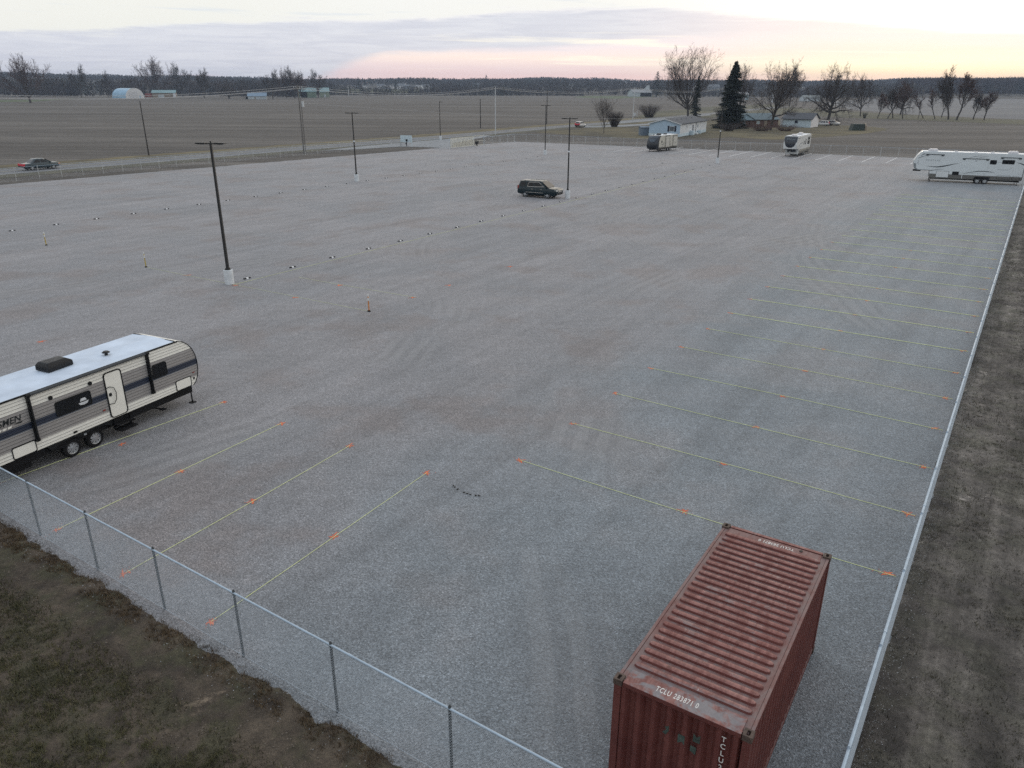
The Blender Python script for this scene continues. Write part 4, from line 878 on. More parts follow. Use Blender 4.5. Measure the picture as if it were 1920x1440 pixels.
MB().box(.0, 1.85, .0, .16, 3.0, 3.06).build('slide_topper', m_dkgr, t2); MB().box(-3.3, -1.4, .0, .16, 2.92, 2.98).build('slide_topper', m_dkgr, t2)
MB().box(-1.05, -.45, 0, .03, .95, 2.75).build('door', m_tan2, t2, .02); MB().box(-.62, -.5, .03, .05, 1.2, 1.36).build('door_latch', m_trimk, t2)
ribbon(t2, [(3.6, 1.5, .01), (3.0, 1.38, .04), (2.3, 1.52, .05), (1.85, 1.8, .01)], .002, 1, m_dkgr); ribbon(t2, [(3.3, .95, .04), (2.7, 1.2, .04), (2.1, 1.5, .01)], .002, 1, m_mdgr); ribbon(t2, [(-2.0, 1.35, .02), (-2.6, 1.6, .04), (-3.2, 1.95, .02)], .103, 1, m_mdgr)
MB().box(-3.4, 4.4, -.1, -W4+.1, .42, .55).build('chassis', m_frame, t2)
for y, o in ((-.03, 1), (-W4+.03, -1)):
    for x in (-.45, .45): wheel(t2, x, y, o, .36, .22, 6)
ac_unit(t2, 2.6, -1.2, 3.18, m_black, 1.0, .7, .33); ac_unit(t2, -.3, -1.3, 3.18, m_black, .8, .6, .22, 'roof_box')
MB().cyl((3.4, -1.9, 3.17), (3.4, -1.9, 3.38), .08, 8).build('roof_vent', m_black, t2)
hi = MB(); hi.obox((5.5, -W4/2+.3, .5), (1.3, .1, .12), (0, 0, R(-25))); hi.obox((5.5, -W4/2-.3, .5), (1.3, .1, .12), (0, 0, R(25))); hi.cyl((6.0, -W4/2, .05), (6.0, -W4/2, .9), .04, 8); hi.build('hitch', m_frame, t2)
for k, y in ((0, -W4/2+.17), (1, -W4/2-.17)): MB().cyl((5.35, y, .56), (5.35, y, .98), .15, 12, .12).build('gas_bottle', m_black, t2)
for x, y in ((4.1, -.2), (4.1, -W4+.2), (-3.3, -.2), (-3.3, -W4+.2)): jack(t2, x, y, .5)

# ------------------------------------------------------------------ cars
def loft(mb, secs):
    n = len(secs[0]); o = len(mb.v); mb.v += [p for s_ in secs for p in s_]
    mb.f += [(o+i*n+k, o+i*n+k+1, o+(i+1)*n+k+1, o+(i+1)*n+k) for i in range(len(secs)-1) for k in range(n-1)]
    mb.f += [tuple(o+k for k in range(n)), tuple(o+(len(secs)-1)*n+k for k in reversed(range(n)))]
def car(name, label, cat, loc, rz, p, group=None):
    """x forward, centred between the axles, y centre line. p: wb, w (half width), r wheel, low: [(x, z_bottom, z_top, width factor)],
       cab: [(x, z_top, half-width factor)] from rear to front at roof level, belt height function from low"""
    t = thing(name, label, cat, loc, rz, group); Wd = p['w']; paint = p['paint']
    mb = MB(); secs = []
    for x, zb, zt, f in p['low']:
        h = Wd*f; secs.append([(x, -h*.90, zb), (x, -h*.985, zb+.10), (x, -h, zb+(zt-zb)*.45), (x, -h*.985, zb+(zt-zb)*.8), (x, -h*.93, zt-.03), (x, -h*.6, zt+.015), (x, 0, zt+.03), (x, h*.6, zt+.015), (x, h*.93, zt-.03), (x, h*.985, zb+(zt-zb)*.8), (x, h, zb+(zt-zb)*.45), (x, h*.985, zb+.10), (x, h*.90, zb), (x, -h*.90, zb)])
    loft(mb, secs); body = mb.build('body', paint, t, smooth=True)
    # greenhouse: base outline -> roof outline
    B, T = p['base'], p['top']                                # (x_rear, x_front, z, halfw)
    xb0, xb1, zb, wb_ = B; xt0, xt1, zt, wt = T
    gh = MB(); base = [(xb0, -wb_*.9, zb), (xb0+.1, -wb_, zb), (xb1-.25, -wb_, zb), (xb1, -wb_*.75, zb), (xb1, wb_*.75, zb), (xb1-.25, wb_, zb), (xb0+.1, wb_, zb), (xb0, wb_*.9, zb)]
    top = [(xt0, -wt*.88, zt), (xt0+.12, -wt, zt), (xt1-.2, -wt, zt), (xt1, -wt*.78, zt-.02), (xt1, wt*.78, zt-.02), (xt1-.2, wt, zt), (xt0+.12, wt, zt), (xt0, wt*.88, zt)]
    mid = [(a[0]*.06+b2[0]*.94, a[1]*.08+b2[1]*.92, a[2]*.13+b2[2]*.87) for a, b2 in zip(base, top)]
    cap = [(v[0]*.9+.1*(xt0+xt1)/2, v[1]*.84, zt+.055) for v in top]
    gh.v = base+mid+top+cap; gh.f = [(r_*8+k, r_*8+(k+1) % 8, r_*8+8+(k+1) % 8, r_*8+8+k) for r_ in range(3) for k in range(8)]+[tuple(24+k for k in range(8))]
    gh.build('cabin', paint, t, smooth=True)
    def lerp3(a, b2, s_): return tuple(a[i_]+(b2[i_]-a[i_])*s_ for i_ in range(3))
    # glass quads lie just outside the greenhouse faces
    def pane(nm, b0, b1, u0, u1, v0=.12, v1=.84, off=.012):
        bb0, bb1, tt0, tt1 = base[b0], base[b1], top[b0], top[b1]
        q_ = []
        for u, v in ((u0, v0), (u1, v0), (u1, v1), (u0, v1)): q_.append(Vector(lerp3(lerp3(bb0, bb1, u), lerp3(tt0, tt1, u), v)))
        nn = (q_[1]-q_[0]).cross(q_[3]-q_[0]).normalized(); c_ = sum(q_, Vector())/4
        if nn.dot(c_-Vector(((xb0+xb1)/2, 0, zb))) < 0: nn = -nn
        m_ = MB().add([tuple(a+nn*off) for a in q_]+[tuple(a-nn*.01) for a in q_], [(0, 1, 2, 3), (7, 6, 5, 4), (0, 4, 5, 1), (1, 5, 6, 2), (2, 6, 7, 3), (3, 7, 4, 0)])
        return m_.build(nm, m_glass, t)
    for s0, s1 in ((1, 2), (6, 5)):
        for u0, u1 in p['panes']: pane('side_window', s0, s1, u0, u1)
    pane('windscreen', 3, 4, -.12, 1.12, .08, .92); pane('rear_window', 0, 7, .06, .94, .2, .85)
    for x in (-p['wb']/2, p['wb']/2):
        for s_ in (-1, 1):
            wheel(t, x, s_*(Wd*.985), s_, p['r'], .24, p.get('spokes', 6), rf_=p.get('rimf', .70))
            ar = MB(); n = 14; R_ = p['r']*1.17; v = []
            for k in range(n+1):
                a = math.pi*(-.08+1.16*k/n); v.append((x+R_*math.cos(a), p['r']+R_*math.sin(a)))
            ar.prism(v, s_*(Wd*.90), s_*(Wd*.955)); ar.build('wheel_arch', m_frame, t)
    zl = p['lamp']; xf = p['low'][-1][0]; xr = p['low'][0][0]
    for s_ in (-1, 1):
        MB().obox((xf-.16, s_*Wd*.70, zl), (.34, Wd*.40, .17), (0, 0, s_*-.35)).build('headlight', p.get('hl', m_rim), t, .02)
        MB().obox((xr+.10, s_*Wd*.82, p['tail']), (.22, Wd*.28, p.get('tailh', .35)), (0, 0, 0)).build('tail_light', p.get('tl', m_red), t, .02)
        MB().obox((xb1-.35, s_*(Wd+.10), zb+.06), (.14, .2, .15)).build('wing_mirror', paint, t, .02)
    MB().obox((xf-.02, 0, zl-.04), (.10, Wd*1.05, .30)).build('grille', p.get('grl', m_trimk), t, .02)
    MB().box(xf-.25, xf+.02, -Wd*.9, Wd*.9, p['low'][-1][1]-.02, p['low'][-1][1]+.16).build('front_bumper', p.get('bump', m_trimk), t, .03)
    MB().box(xr-.05, xr+.2, -Wd*.9, Wd*.9, p['low'][0][1]-.02, p['low'][0][1]+.2).build('rear_bumper', p.get('bump', m_trimk), t, .03)
    MB().box(-p['wb']/2-.3, p['wb']/2+.3, -Wd*.8, Wd*.8, .22, .36).build('underbody', m_frame, t)
    return t
m_dk = M('dark_green_black_paint', (.006, .018, .024), .22, 0, .1, 2, coat=.1, spec=.35); m_chr = M('chrome', (.62, .60, .56), .22, .85, .1, 6); m_lens = M('clear_lamp', (.75, .72, .66), .15, 0, .05)
suvp = dict(wb=2.95, w=1.0, r=.43, rimf=.78, paint=m_dk, low=[(-2.52, .55, .95, .90), (-2.48, .42, 1.15, .97), (-2.2, .36, 1.22, 1), (-1, .30, 1.24, 1), (.9, .30, 1.24, 1), (1.35, .32, 1.22, 1), (2.1, .36, 1.16, .985), (2.55, .40, 1.10, .94), (2.68, .45, .96, .86)],
            base=(-2.47, 1.62, 1.20, .955), top=(-2.22, .72, 1.88, .83), panes=((.04, .24), (.30, .58), (.62, .88)), lamp=.93, tail=1.10, tailh=.50, hl=m_lens, grl=m_chr)
sx_, sy_ = 2.75, 91.5; a_ = -.50; cx_ = sx_ - math.sin(a_)*1.0*1; cy_ = sy_ + math.cos(a_)*1.0
ts = car('parked_suv', 'dark green-black sport utility vehicle with headlights towards the lamp pole', 'suv', (cx_, cy_, 0), a_, suvp)
for s_ in (-1, 1):
    MB().tube([(-1.8, s_*.72, 1.92), (-1.5, s_*.72, 1.95), (.4, s_*.72, 1.95), (.65, s_*.72, 1.93)], .02, 6).build('roof_rail', m_chr, ts)
    MB().box(-1.35, .95, s_*1.0, s_*1.012, .60, .64).build('chrome_strip', m_chr, ts)
    MB().tube([(-1.12, s_*.995, 1.24), (-1.02, s_*.88, 1.76), (.3, s_*.875, 1.83), (1.0, s_*.95, 1.32), (-1.12, s_*.995, 1.24)], .022, 5).build('window_trim', m_chr, ts)
    MB().box(-1.1, 1.05, s_*.86, s_*1.06, .34, .38).build('running_board', m_trimk, ts)
    for q_ in (-.55, .65): MB().box(q_-.12, q_+.12, s_*1.0, s_*1.02, .98, 1.02).build('door_handle', m_chr, ts)
    MB().cyl((2.62, s_*.72, .5), (2.70, s_*.72, .5), .08, 10).build('fog_lamp', m_lens, ts)
m_blu = M('dark_teal_paint', (.016, .035, .045), .3, 0, .1, 2, coat=.4); m_amb = M('amber_lamp', (.55, .20, .10), .4); m_redb = M('bright_red_lamp', (.55, .02, .04), .4)
p2 = dict(wb=3.2, w=.98, r=.38, paint=m_blu, low=[(-2.75, .5, .85, .92), (-2.65, .42, 1.02, .97), (-1.0, .34, 1.06, 1), (.9, .32, 1.06, 1), (1.5, .34, 1.04, 1), (2.3, .38, .98, .97), (2.72, .44, .84, .88)],
          base=(-1.7, 1.55, 1.02, .93), top=(-.9, .55, 1.60, .76), panes=((.06, .46), (.52, .90)), lamp=.74, tail=.80, tailh=.42, tl=m_redb, hl=m_amb)
x_, y_ = G(76, 317); a_ = math.atan2(.838, .545)
car('passing_car', 'dark teal car with red tail lights driving along the road behind the left fence', 'car', (x_, y_, -.01), a_, p2)
MB().box(-2.80, -2.68, -.85, .85, .62, .98).build('tail_light_smear', m_redb, [o for o in bpy.data.objects if o.name.startswith('passing_car')][0], .03)  # added red panel, stands in for the smeared glow of the tail lights
p3 = dict(wb=2.75, w=.95, r=.36, paint=M('white_car_paint', (.62, .60, .58), .3, 0, .03, 1, coat=.4), low=[(-2.3, .5, 1.0, .93), (-2.2, .4, 1.08, .98), (-.9, .32, 1.1, 1), (.9, .32, 1.1, 1), (1.4, .34, 1.06, 1), (2.0, .38, .98, .96), (2.35, .44, .84, .88)],
          base=(-2.2, 1.35, 1.06, .91), top=(-1.85, .35, 1.72, .76), panes=((.05, .3), (.36, .62), (.66, .92)), lamp=.74, tail=1.05, tailh=.62, tl=m_redb)
wc = car('passing_car', 'white hatchback with large red tail lights on the road near the small bare tree', 'car', (*G(1088, 238.2), -.01), R(58), p3)
MB().box(-2.42, -2.34, -.62, .62, .72, 1.12).build('tail_light_smear', m_redb, wc, .02)  # red block added to carry the brake lights' smeared glow, no body part
p4 = dict(p3); p4['paint'] = M('silver_car_paint', (.50, .50, .50), .3, .1, .05, 1, coat=.3)
car('parked_car', 'silver car parked beyond the white garage, left of the bare tree trunk', 'car', (*G(1541, 236), -.02), R(155), p4)
p5 = dict(p2); p5['paint'] = M('maroon_car_paint', (.10, .03, .025), .3, 0, .05, 1, coat=.3)
p6 = dict(p3); p6['paint'] = M('pale_grey_car_paint', (.58, .58, .57), .3, .1, .05, 1, coat=.3)
car('parked_car', 'pale grey car parked beyond the white garage, right of the bare tree trunk', 'car', (*G(1562, 235), -.02), R(-40), p6)

# ================================================================== light poles
m_bronze = M('dark_bronze_pole', (.014, .014, .014), .5, .0, .15, 3); m_conc = M('pale_concrete', (.60, .63, .65), .85, 0, .18, 3, .3, 30)
def lamp_pole(label, loc, rz, heads=2, collar=False, ht=9.05, base=True):
    t = thing('lamp_pole', label, 'lamp pole', (*loc, 0), rz, 'lamp poles standing in the lot'); zb = .95 if base else 0
    if base:
        MB().tube([(0, 0, -.1), (0, 0, .93), (0, 0, .95)], [.30, .30, .28], 20).build('concrete_base', m_conc, t, smooth=True)
    p_ = MB(); v = []
    for z, h_ in ((zb+.03, .085), (ht-.1, .065)): v += [(-h_, -h_, z), (h_, -h_, z), (h_, h_, z), (-h_, h_, z)]
    p_.add(v, [(0, 1, 5, 4), (1, 2, 6, 5), (2, 3, 7, 6), (3, 0, 4, 7), (4, 5, 6, 7)]); p_.box(-.17, .17, -.17, .17, zb, zb+.05); p_.box(-.12, .12, -.12, .12, zb+.05, zb+.14); p_.build('pole', m_bronze, t, .01)
    sides = (-1, 1) if heads == 2 else ((1,) if heads == 1 else ())
    for s_ in sides:
        a_ = MB().box(s_*.06, s_*.34, -.03, .03, ht-.16, ht-.08).build('arm', m_bronze, t)
        h_ = MB().prism([(s_*.30, ht-.16), (s_*.95, ht-.13), (s_*.97, ht-.09), (s_*.9, ht-.05), (s_*.34, ht-.04), (s_*.30, ht-.08)], -.19, .19).build('lamp_head', m_bronze, t, .012)
        MB().box(s_*.46, s_*.88, -.14, .14, ht-.170, ht-.158).build('lens', M('unlit_lens', (.30, .31, .31), .4), h_)
    if heads: MB().cyl((0, 0, ht-.12), (0, 0, ht+.04), .05, 8).build('photocell', m_bronze, t)
    if collar: MB().box(-.11, .11, -.11, .11, 5.25, 5.42).build('sensor_box', m_conc, t)
    return t
HR = R(-6)
lamp_pole('black double-headed lamp pole nearest the big grey trailer', (-18.87, 49.16), HR)
lamp_pole('black double-headed lamp pole standing alone left of the dark vehicle, near the road side', (-21.68, 107.59), HR, collar=True)
lamp_pole('black double-headed lamp pole right in front of the dark sport utility vehicle', (6.50, 91.19), HR, collar=True)
lamp_pole('black double-headed lamp pole between the two far parked trailers', (35.77, 136.66), HR, collar=True, ht=9.1)
lamp_pole('far black double-headed lamp pole just left of the one by the dark vehicle', (6.28, 153.09), HR, ht=9.1)
lamp_pole('black lamp pole with a single head at the gate apron', (-18.0, 196.22), HR, 1, ht=8.9)

# rubber parking stops in two rows
m_rub = M('black_recycled_rubber', (.008, .008, .009), .8, 0, .2, 9, .3, 60, spec=.2); m_wst = M('white_stop_band', (.74, .75, .76), .6, 0, .1, 6)
ps = thing('parking_stop', '', 'parking stop', (0, 0, 0), 0)
q = MB(); pf = [(-.085, 0), (-.07, .05), (-.045, .07), (.045, .07), (.07, .05), (.085, 0)]
q.prism(pf, -.26, -.08, 'x'); q.prism(pf, .08, .26, 'x'); q.build('rubber_bar', m_rub, ps, .008); q = MB(); q.prism([(-.083, 0), (-.068, .049), (-.043, .069), (.043, .069), (.068, .049), (.083, 0)], -.08, .08, 'x'); q.build('white_band', m_wst, ps)
rows = [('near', -18.165, 50.641, 2.1515, 3.4125, 'by the near lamp pole'), ('far', -45.282, 68.374, 2.0816, 3.3234, 'of the road-side row')]
first = True
for nm, x_, y_, dx, dy, w_ in rows:
    for k in range(25):
        sd_ = random.Random(k*7+len(nm)); 
        lab = f'black white-banded parking stop, {ORD[k]} from the left in the {"row passing the dark vehicle" if nm=="near" else "row nearer the road"}'
        loc = (x_+dx*k+sd_.uniform(-.05, .05), y_+dy*k+sd_.uniform(-.05, .05), 0); rz = math.atan2(dy, dx)+sd_.uniform(-.05, .05)
        if first: ps.location = loc; ps.rotation_euler = (0, 0, rz); ps['label'] = lab; ps['group'] = 'parking stops on the gravel'; first = False
        else: dup(ps, loc, rz, lab, 'parking stops on the gravel')

# delineator posts
m_yel = M('yellow_plastic', (.45, .33, .05), .5); m_org = M('orange_plastic', (.55, .20, .04), .5); m_wpl = M('white_plastic_tube', (.62, .62, .60), .5)
def delin(label, loc, col, h=1.0):
    t = thing('marker_post', label, 'marker post', (*loc, 0), 0, 'slim marker posts on the gravel')
    MB().cyl((0, 0, 0), (0, 0, .07), .10, 12, .07).build('rubber_foot', m_rub, t); MB().cyl((0, 0, .07), (0, 0, h*.62), .036, 8).build('lower_tube', col, t)
    MB().cyl((0, 0, h*.62), (0, 0, h*.80), .045, 8).build('upper_tube', m_wpl, t); MB().cyl((0, 0, h*.80), (0, 0, h*.86), .045, 8).build('band', col, t); MB().cyl((0, 0, h*.86), (0, 0, h), .045, 8).build('cap', m_wpl, t)
delin('leftmost yellow and white marker post near the left photo edge', G(87, 460), m_yel, 1.1); delin('yellow and white marker post between the left edge and the near lamp pole', G(274, 501), m_yel, 1.1)
delin('orange and white marker post right of the near lamp pole', G(692, 584), m_org, 1.05)
delin('distant marker post left of the tan trailer', G(1105, 300), m_wpl, 1.0); delin('distant marker post in front of the tan trailer', G(1242, 306), m_wpl, 1.0)

# ================================================================== layout strings and orange paint
m_str = M('yellow_green_string', (.72, .77, .38), .6, 0, .08, 3)
def mat_paint():
    m, nt, b = new_mat('orange_ground_paint'); p = pos(nt)
    L(nt, ramp(nt, noise(nt, p, 8, 3, .6), [(.35, (.50, .10, .045)), (.65, (.68, .20, .09))]), b.inputs['Base Color']); b.inputs['Roughness'].default_value = .9; return m
m_op = mat_paint()
def string_line(label, a, b2, grp, sag=.06, seed=0, r=.0065, doubled=False):
    rg = random.Random(seed); a = np.array(a); b2 = np.array(b2); n = 14; d = b2-a; nn = np.array([-d[1], d[0]])/np.linalg.norm(d); ph = rg.uniform(0, 6); am = rg.uniform(.3, 1)*sag
    def pts(o): return [(*(a+d*k/n+nn*(math.sin(math.pi*k/n)*am*math.sin(ph)+o*math.sin(math.pi*k/n)+rg.uniform(-.004, .004))), .012) for k in range(n+1)]
    mb = MB().tube(pts(0), r, 4)
    if doubled: mb.tube(pts(.07), r, 4)
    o = mb.build('layout_string', m_str); return tag(o, label, 'string', grp)
def paint_mark(label, c, d, grp, seed, k=1.):
    rg = random.Random(seed); mb = MB(); d = np.array(d)/np.linalg.norm(d); nn = np.array([-d[1], d[0]])
    def blob(c0, L_, W_, ang):
        n = 16; v = []; u = d*math.cos(ang)+nn*math.sin(ang); w2 = np.array([-u[1], u[0]]); 
        for q_ in range(n):
            t = 2*math.pi*q_/n; rr_ = rg.uniform(.55, 1.15); v.append((*(np.array(c0)+u*math.cos(t)*L_*rr_+w2*math.sin(t)*W_*rr_), .004+.001*rg.random()))
        mb.add(v, [tuple(range(n))])
    for q_ in range(5): blob(np.array(c)+d*rg.uniform(-.08, .08)*k+nn*rg.uniform(-.05, .05)*k, rg.uniform(.09, .19)*k, rg.uniform(.012, .028)*k, rg.choice([0, 0, .9, -.9, 1.2])+rg.uniform(-.3, .3))
    for q_ in range(12): blob(np.array(c)+d*rg.gauss(0, .12)*k+nn*rg.gauss(0, .08)*k, .018, .012, 0)
    o = mb.build('paint_mark', m_op)
    for p_ in o.data.polygons:
        pass
    return tag(o, label, 'paint mark', grp)
st = np.array([2.088, 3.135]); S0 = np.array([.29, 23.79]); E0 = np.array([10.41, 17.03])
for k in range(24):
    a = S0+st*k; b2 = E0+st*k*.998; g_ = 'layout strings along the long fence'
    string_line(f'yellow string on the gravel, {ORD[k]} one up from the container beside the long fence', a, b2, g_, .10, k, .009 if k < 6 else .015, False)
    for nm, q_, kk in (('open', a, 1.1), ('middle', (a+b2)/2, 1.), ('fence', b2-(b2-a)*.02, 1.15)):
        if k < 14: paint_mark(f'orange paint mark at the {nm} end of the {ORD[k]} string from the container' if nm != 'middle' else f'orange paint mark halfway along the {ORD[k]} string from the container', q_, b2-a, 'orange paint marks along the long fence', k*3+len(nm), kk)
LS = [((800, 887), (626, 1006), (396, 1166)), ((656, 836), (473, 939), (236, 1074)), ((528, 794), (337, 885), (108, 993)), ((418, 755), (228, 833), (2, 905))]
for k, (a, m_, b2) in enumerate(LS):
    A, Mm, B_ = [np.array(G(*q_)) for q_ in (a, m_, b2)]
    string_line(f'yellow string running out from the near fence, {ORD[k]} one left of the container', A, B_, 'layout strings by the near fence', .05, 50+k, .009, False)
    for nm, q_ in (('lot', A), ('middle', Mm), ('fence', B_)):
        paint_mark(f'orange paint mark at the {nm} end of the {ORD[k]} near-fence string leftwards' if nm != 'middle' else f'orange paint mark halfway along the {ORD[k]} near-fence string leftwards', q_, B_-A, 'orange paint marks by the near fence', 70+k*3+len(nm), 1.15)
P1 = np.array([-18.5, 48.9]); string_line('long faint string along the row of parking stops', P1, P1+np.array([2.1515, 3.4125])*22, 'layout strings in the middle of the lot', .05, 90, .008)
string_line('faint string from the near lamp pole to the orange marker post', P1, G(692, 584), 'layout strings in the middle of the lot', .1, 91, .006); string_line('faint string from the near lamp pole to the yellow marker post on its left', P1, G(274, 501), 'layout strings in the middle of the lot', .1, 92, .006)
string_line('faint string crossing the gravel right of the near lamp pole', G(560, 520), G(780, 558), 'layout strings in the middle of the lot', .1, 93, .006)
for k, (x_, y_, s_) in enumerate(((441, 535, 'at the foot of the near lamp pole'), (553, 558, 'between the near lamp pole and the orange marker post'), (636, 535, 'on the faint string right of the near lamp pole'), (772, 558, 'at the end of the faint string right of the near lamp pole'), (840, 535, 'on open gravel right of the orange marker post'), (351, 516, 'left of the near lamp pole'), (75, 641, 'on the gravel above the big grey trailer'), (955, 500, 'on open gravel in the middle of the lot'))):
    paint_mark('orange paint mark '+s_, G(x_, y_), (1, .3), 'orange paint marks in the middle of the lot', 120+k, 1.5)
m_wl = M('white_bay_paint', (.66, .67, .67), .8, 0, .1, 1)
wl0 = np.array(G(1720, 298)); wl1 = np.array(G(1541, 291)); dd = np.array([-.50, -.866])
far_d = (FC-RC)/np.linalg.norm(FC-RC)
q0_, q1_ = np.array(G(1599.4, 291.7)), np.array(G(1572, 301.7)); r0_, r1_ = np.array(G(1681.7, 295.8)), np.array(G(1661, 305.4)); st_a = (r0_-q0_)/2; st_b = (r1_-q1_)/2
for k in range(16):
    s_ = q0_+st_a*(4-k); e_ = q1_+st_b*(4-k)
    q = MB(); nn = far_d*.07; q.add([(*(s_+nn), .004), (*(s_-nn), .004), (*(e_-nn), .004), (*(e_+nn), .004)], [(0, 1, 2, 3)]); o = q.build('bay_line', m_wl)
    if o.data.polygons[0].normal.z < 0: o.data.flip_normals()
    tag(o, f"thin white bay line at the far fence, {ORD[k]} from the lot's right corner", 'bay line', 'white bay lines at the far end')

# debris: stones and a stick on the open gravel
m_dark = M('dark_debris', (.045, .043, .04), .9)
q = MB(); 
for x_, y_ in ((850, 911), (853, 914), (858, 918), (870, 924), (876, 926), (882, 928), (892, 930), (898, 930)): X_, Y_ = G(x_, y_); q.obox((X_, Y_, .02), (.07, .035, .03), (.2, .3, x_))
tag(q.build('dirt_clumps', m_dark), 'small trail of dark clumps on the gravel in the middle foreground', 'debris', kind='stuff')
# ================================================================== buildings
m_slate = M('dark_shingle_roof', (.065, .072, .085), .85, 0, .2, 1.5, .3, 12); m_blues = M('light_blue_siding', (.38, .50, .62), .6, 0, .06, .5)
m_wsid = M('white_siding', (.62, .64, .66), .6, 0, .06, .5); m_wsid2 = M('pale_skirting', (.52, .62, .68), .6, 0, .06, .5); m_navy = M('navy_shutter', (.015, .02, .04), .6)
m_wgl = M('house_window_glass', (.10, .12, .14), .15); m_brick = M('brown_brick', (.115, .07, .058), .9, 0, .25, 3, .2, 12); m_teal = M('teal_metal_roof', (.17, .28, .30), .45, .2, .12, .3)
m_tan = M('tan_board_wall', (.25, .21, .165), .8, 0, .15, .4); m_bmet = M('blue_metal_roof', (.16, .24, .33), .45, .2, .15, .3); m_grn = M('pale_green_wall', (.17, .23, .18), .7, 0, .12, .3)
m_drk = M('dark_opening', (.008, .008, .009), .9); m_barnw = M('weathered_white_barn_wall', (.42, .46, .48), .8, 0, .15, .3); m_quon = M('blue_ribbed_steel', (.26, .41, .54), .45, .2, .12, .4)
def building(name, label, p0, ang, ln, dp, h, rise, wall, roof, ov=.35, gable_mat=None, cat='building', lower=None, group=None):
    "x along the eaves from p0, y away; ridge along x; visible faces y=0 and the ends"
    t = thing(name, label, cat, (p0[0], p0[1], -.03), ang, group)
    w_ = MB(); w_.prism([(0, 0), (dp, 0), (dp, h), (dp/2, h+rise), (0, h)], 0, ln, 'x'); w_.build('wall', wall, t)
    r_ = MB(); e = ov; sl = rise/(dp/2); th = .16
    r_.prism([(-e, h-e*sl+.02), (dp/2, h+rise+.02), (dp+e, h-e*sl+.02), (dp+e, h-e*sl+.02+th), (dp/2, h+rise+.02+th), (-e, h-e*sl+.02+th)], -e, ln+e, 'x'); r_.build('roof', roof, t)
    if lower: MB().prism([(-.03, 0), (dp+.03, 0), (dp+.03, lower[0]), (-.03, lower[0])], -.03, ln+.03, 'x').build('skirting', lower[1], t)
    return t
def wall_window(t, x0, x1, z0, z1, face='front', y=0, shutters=None, frame=None, pane=None):
    fm = frame or m_wsid; m_ = MB(); g_ = MB()
    if face == 'front':
        m_.box(x0, x1, y-.05, y+.01, z0, z1); g_.box(x0+.08, x1-.08, y-.07, y-.045, z0+.08, z1-.08)
    else:
        m_.box(y-.01*face, y+.05*face, x0, x1, z0, z1); g_.box(y+.045*face, y+.07*face, x0+.08, x1-.08, z0+.08, z1-.08)
    w_ = m_.build('window', fm, t); g_.build('pane', pane or m_wgl, w_)
    if shutters:
        s_ = MB()
        for a, b2 in ((x0-.55, x0-.02), (x1+.02, x1+.55)):
            s_.box(a, b2, y-.05, y+.01, z0-.1, z1+.1) if face == 'front' else s_.box(y-.01*face, y+.05*face, a, b2, z0-.1, z1+.1)
        s_.build('shutter', shutters, w_)
    return w_
# mobile home: gable end faces the lot; local x = long axis, y to the left along the gable
ux = np.array([math.sin(2.66), -math.cos(2.66)]); ang = math.atan2(ux[1], ux[0])
hm = building('mobile_home', 'light blue gabled mobile home with white long side beyond the far fence', (44.76, 212.45), ang, 27.9, 8.62, 3.22, 1.15, m_wsid, m_slate, .4, lower=(.75, m_wsid2), cat='house')
gb = MB(); gb.prism([(.02, .75), (8.60, .75), (8.60, 3.2), (4.31, 4.34), (.02, 3.2)], -.05, -.02, 'x'); gb.build('gable_wall', m_blues, hm)
tr = MB(); 
for a, b2 in (((-.42, 3.10), (4.31, 4.40)), ((4.31, 4.40), (9.04, 3.10))): tr.add([(-.45, a[0], a[1]-.08), (-.45, b2[0], b2[1]-.08), (-.45, b2[0], b2[1]+.14), (-.45, a[0], a[1]+.14), (-.40, a[0], a[1]-.08), (-.40, b2[0], b2[1]-.08), (-.40, b2[0], b2[1]+.14), (-.40, a[0], a[1]+.14)], [(0, 1, 2, 3), (7, 6, 5, 4), (0, 4, 5, 1), (3, 2, 6, 7)])
tr.build('barge_board', m_wsid, hm)
wall_window(hm, 1.6, 2.9, 1.35, 2.65, -1, -.05, m_navy)
for x_, w_, z0, z1 in ((6.2, .5, 2.0, 2.7), (17.5, .7, 1.7, 2.7)): wall_window(hm, x_, x_+w_, z0, z1)
d_ = MB().box(12.4, 13.3, -.06, .01, .5, 2.55).build('door', m_navy, hm); MB().box(12.2, 13.6, -1.5, -.06, .1, .5).build('door_step', m_conc, hm)
MB().box(15.8, 16.0, -.08, .01, .2, 3.1).build('downpipe', m_slate, hm); MB().box(9.6, 10.9, -1.1, -.1, .0, 1.15).build('storage_box', m_wsid2, hm); MB().box(18.0, 18.9, -1.0, -.1, .0, .9).build('air_conditioner', m_wsid2, hm)
for x_ in (5, 9, 14, 20): MB().cyl((x_, 2.5, 3.8), (x_, 2.5, 4.35), .08, 6).build('roof_vent', m_frame, hm)
ht_ = building('garden_shed', 'small grey-blue hut at the left end of the light blue mobile home', G(1201, 254), R(5), 2.5, 2.4, 2.0, .25, M('grey_blue_board', (.13, .17, .22), .8, 0, .15, .8), M('grey_blue_roof', (.15, .19, .24), .8), .1, cat='shed')
MB().box(.8, 1.7, -.04, .01, .05, 1.8).build('door', M('grey_blue_door', (.11, .15, .2), .8), ht_)
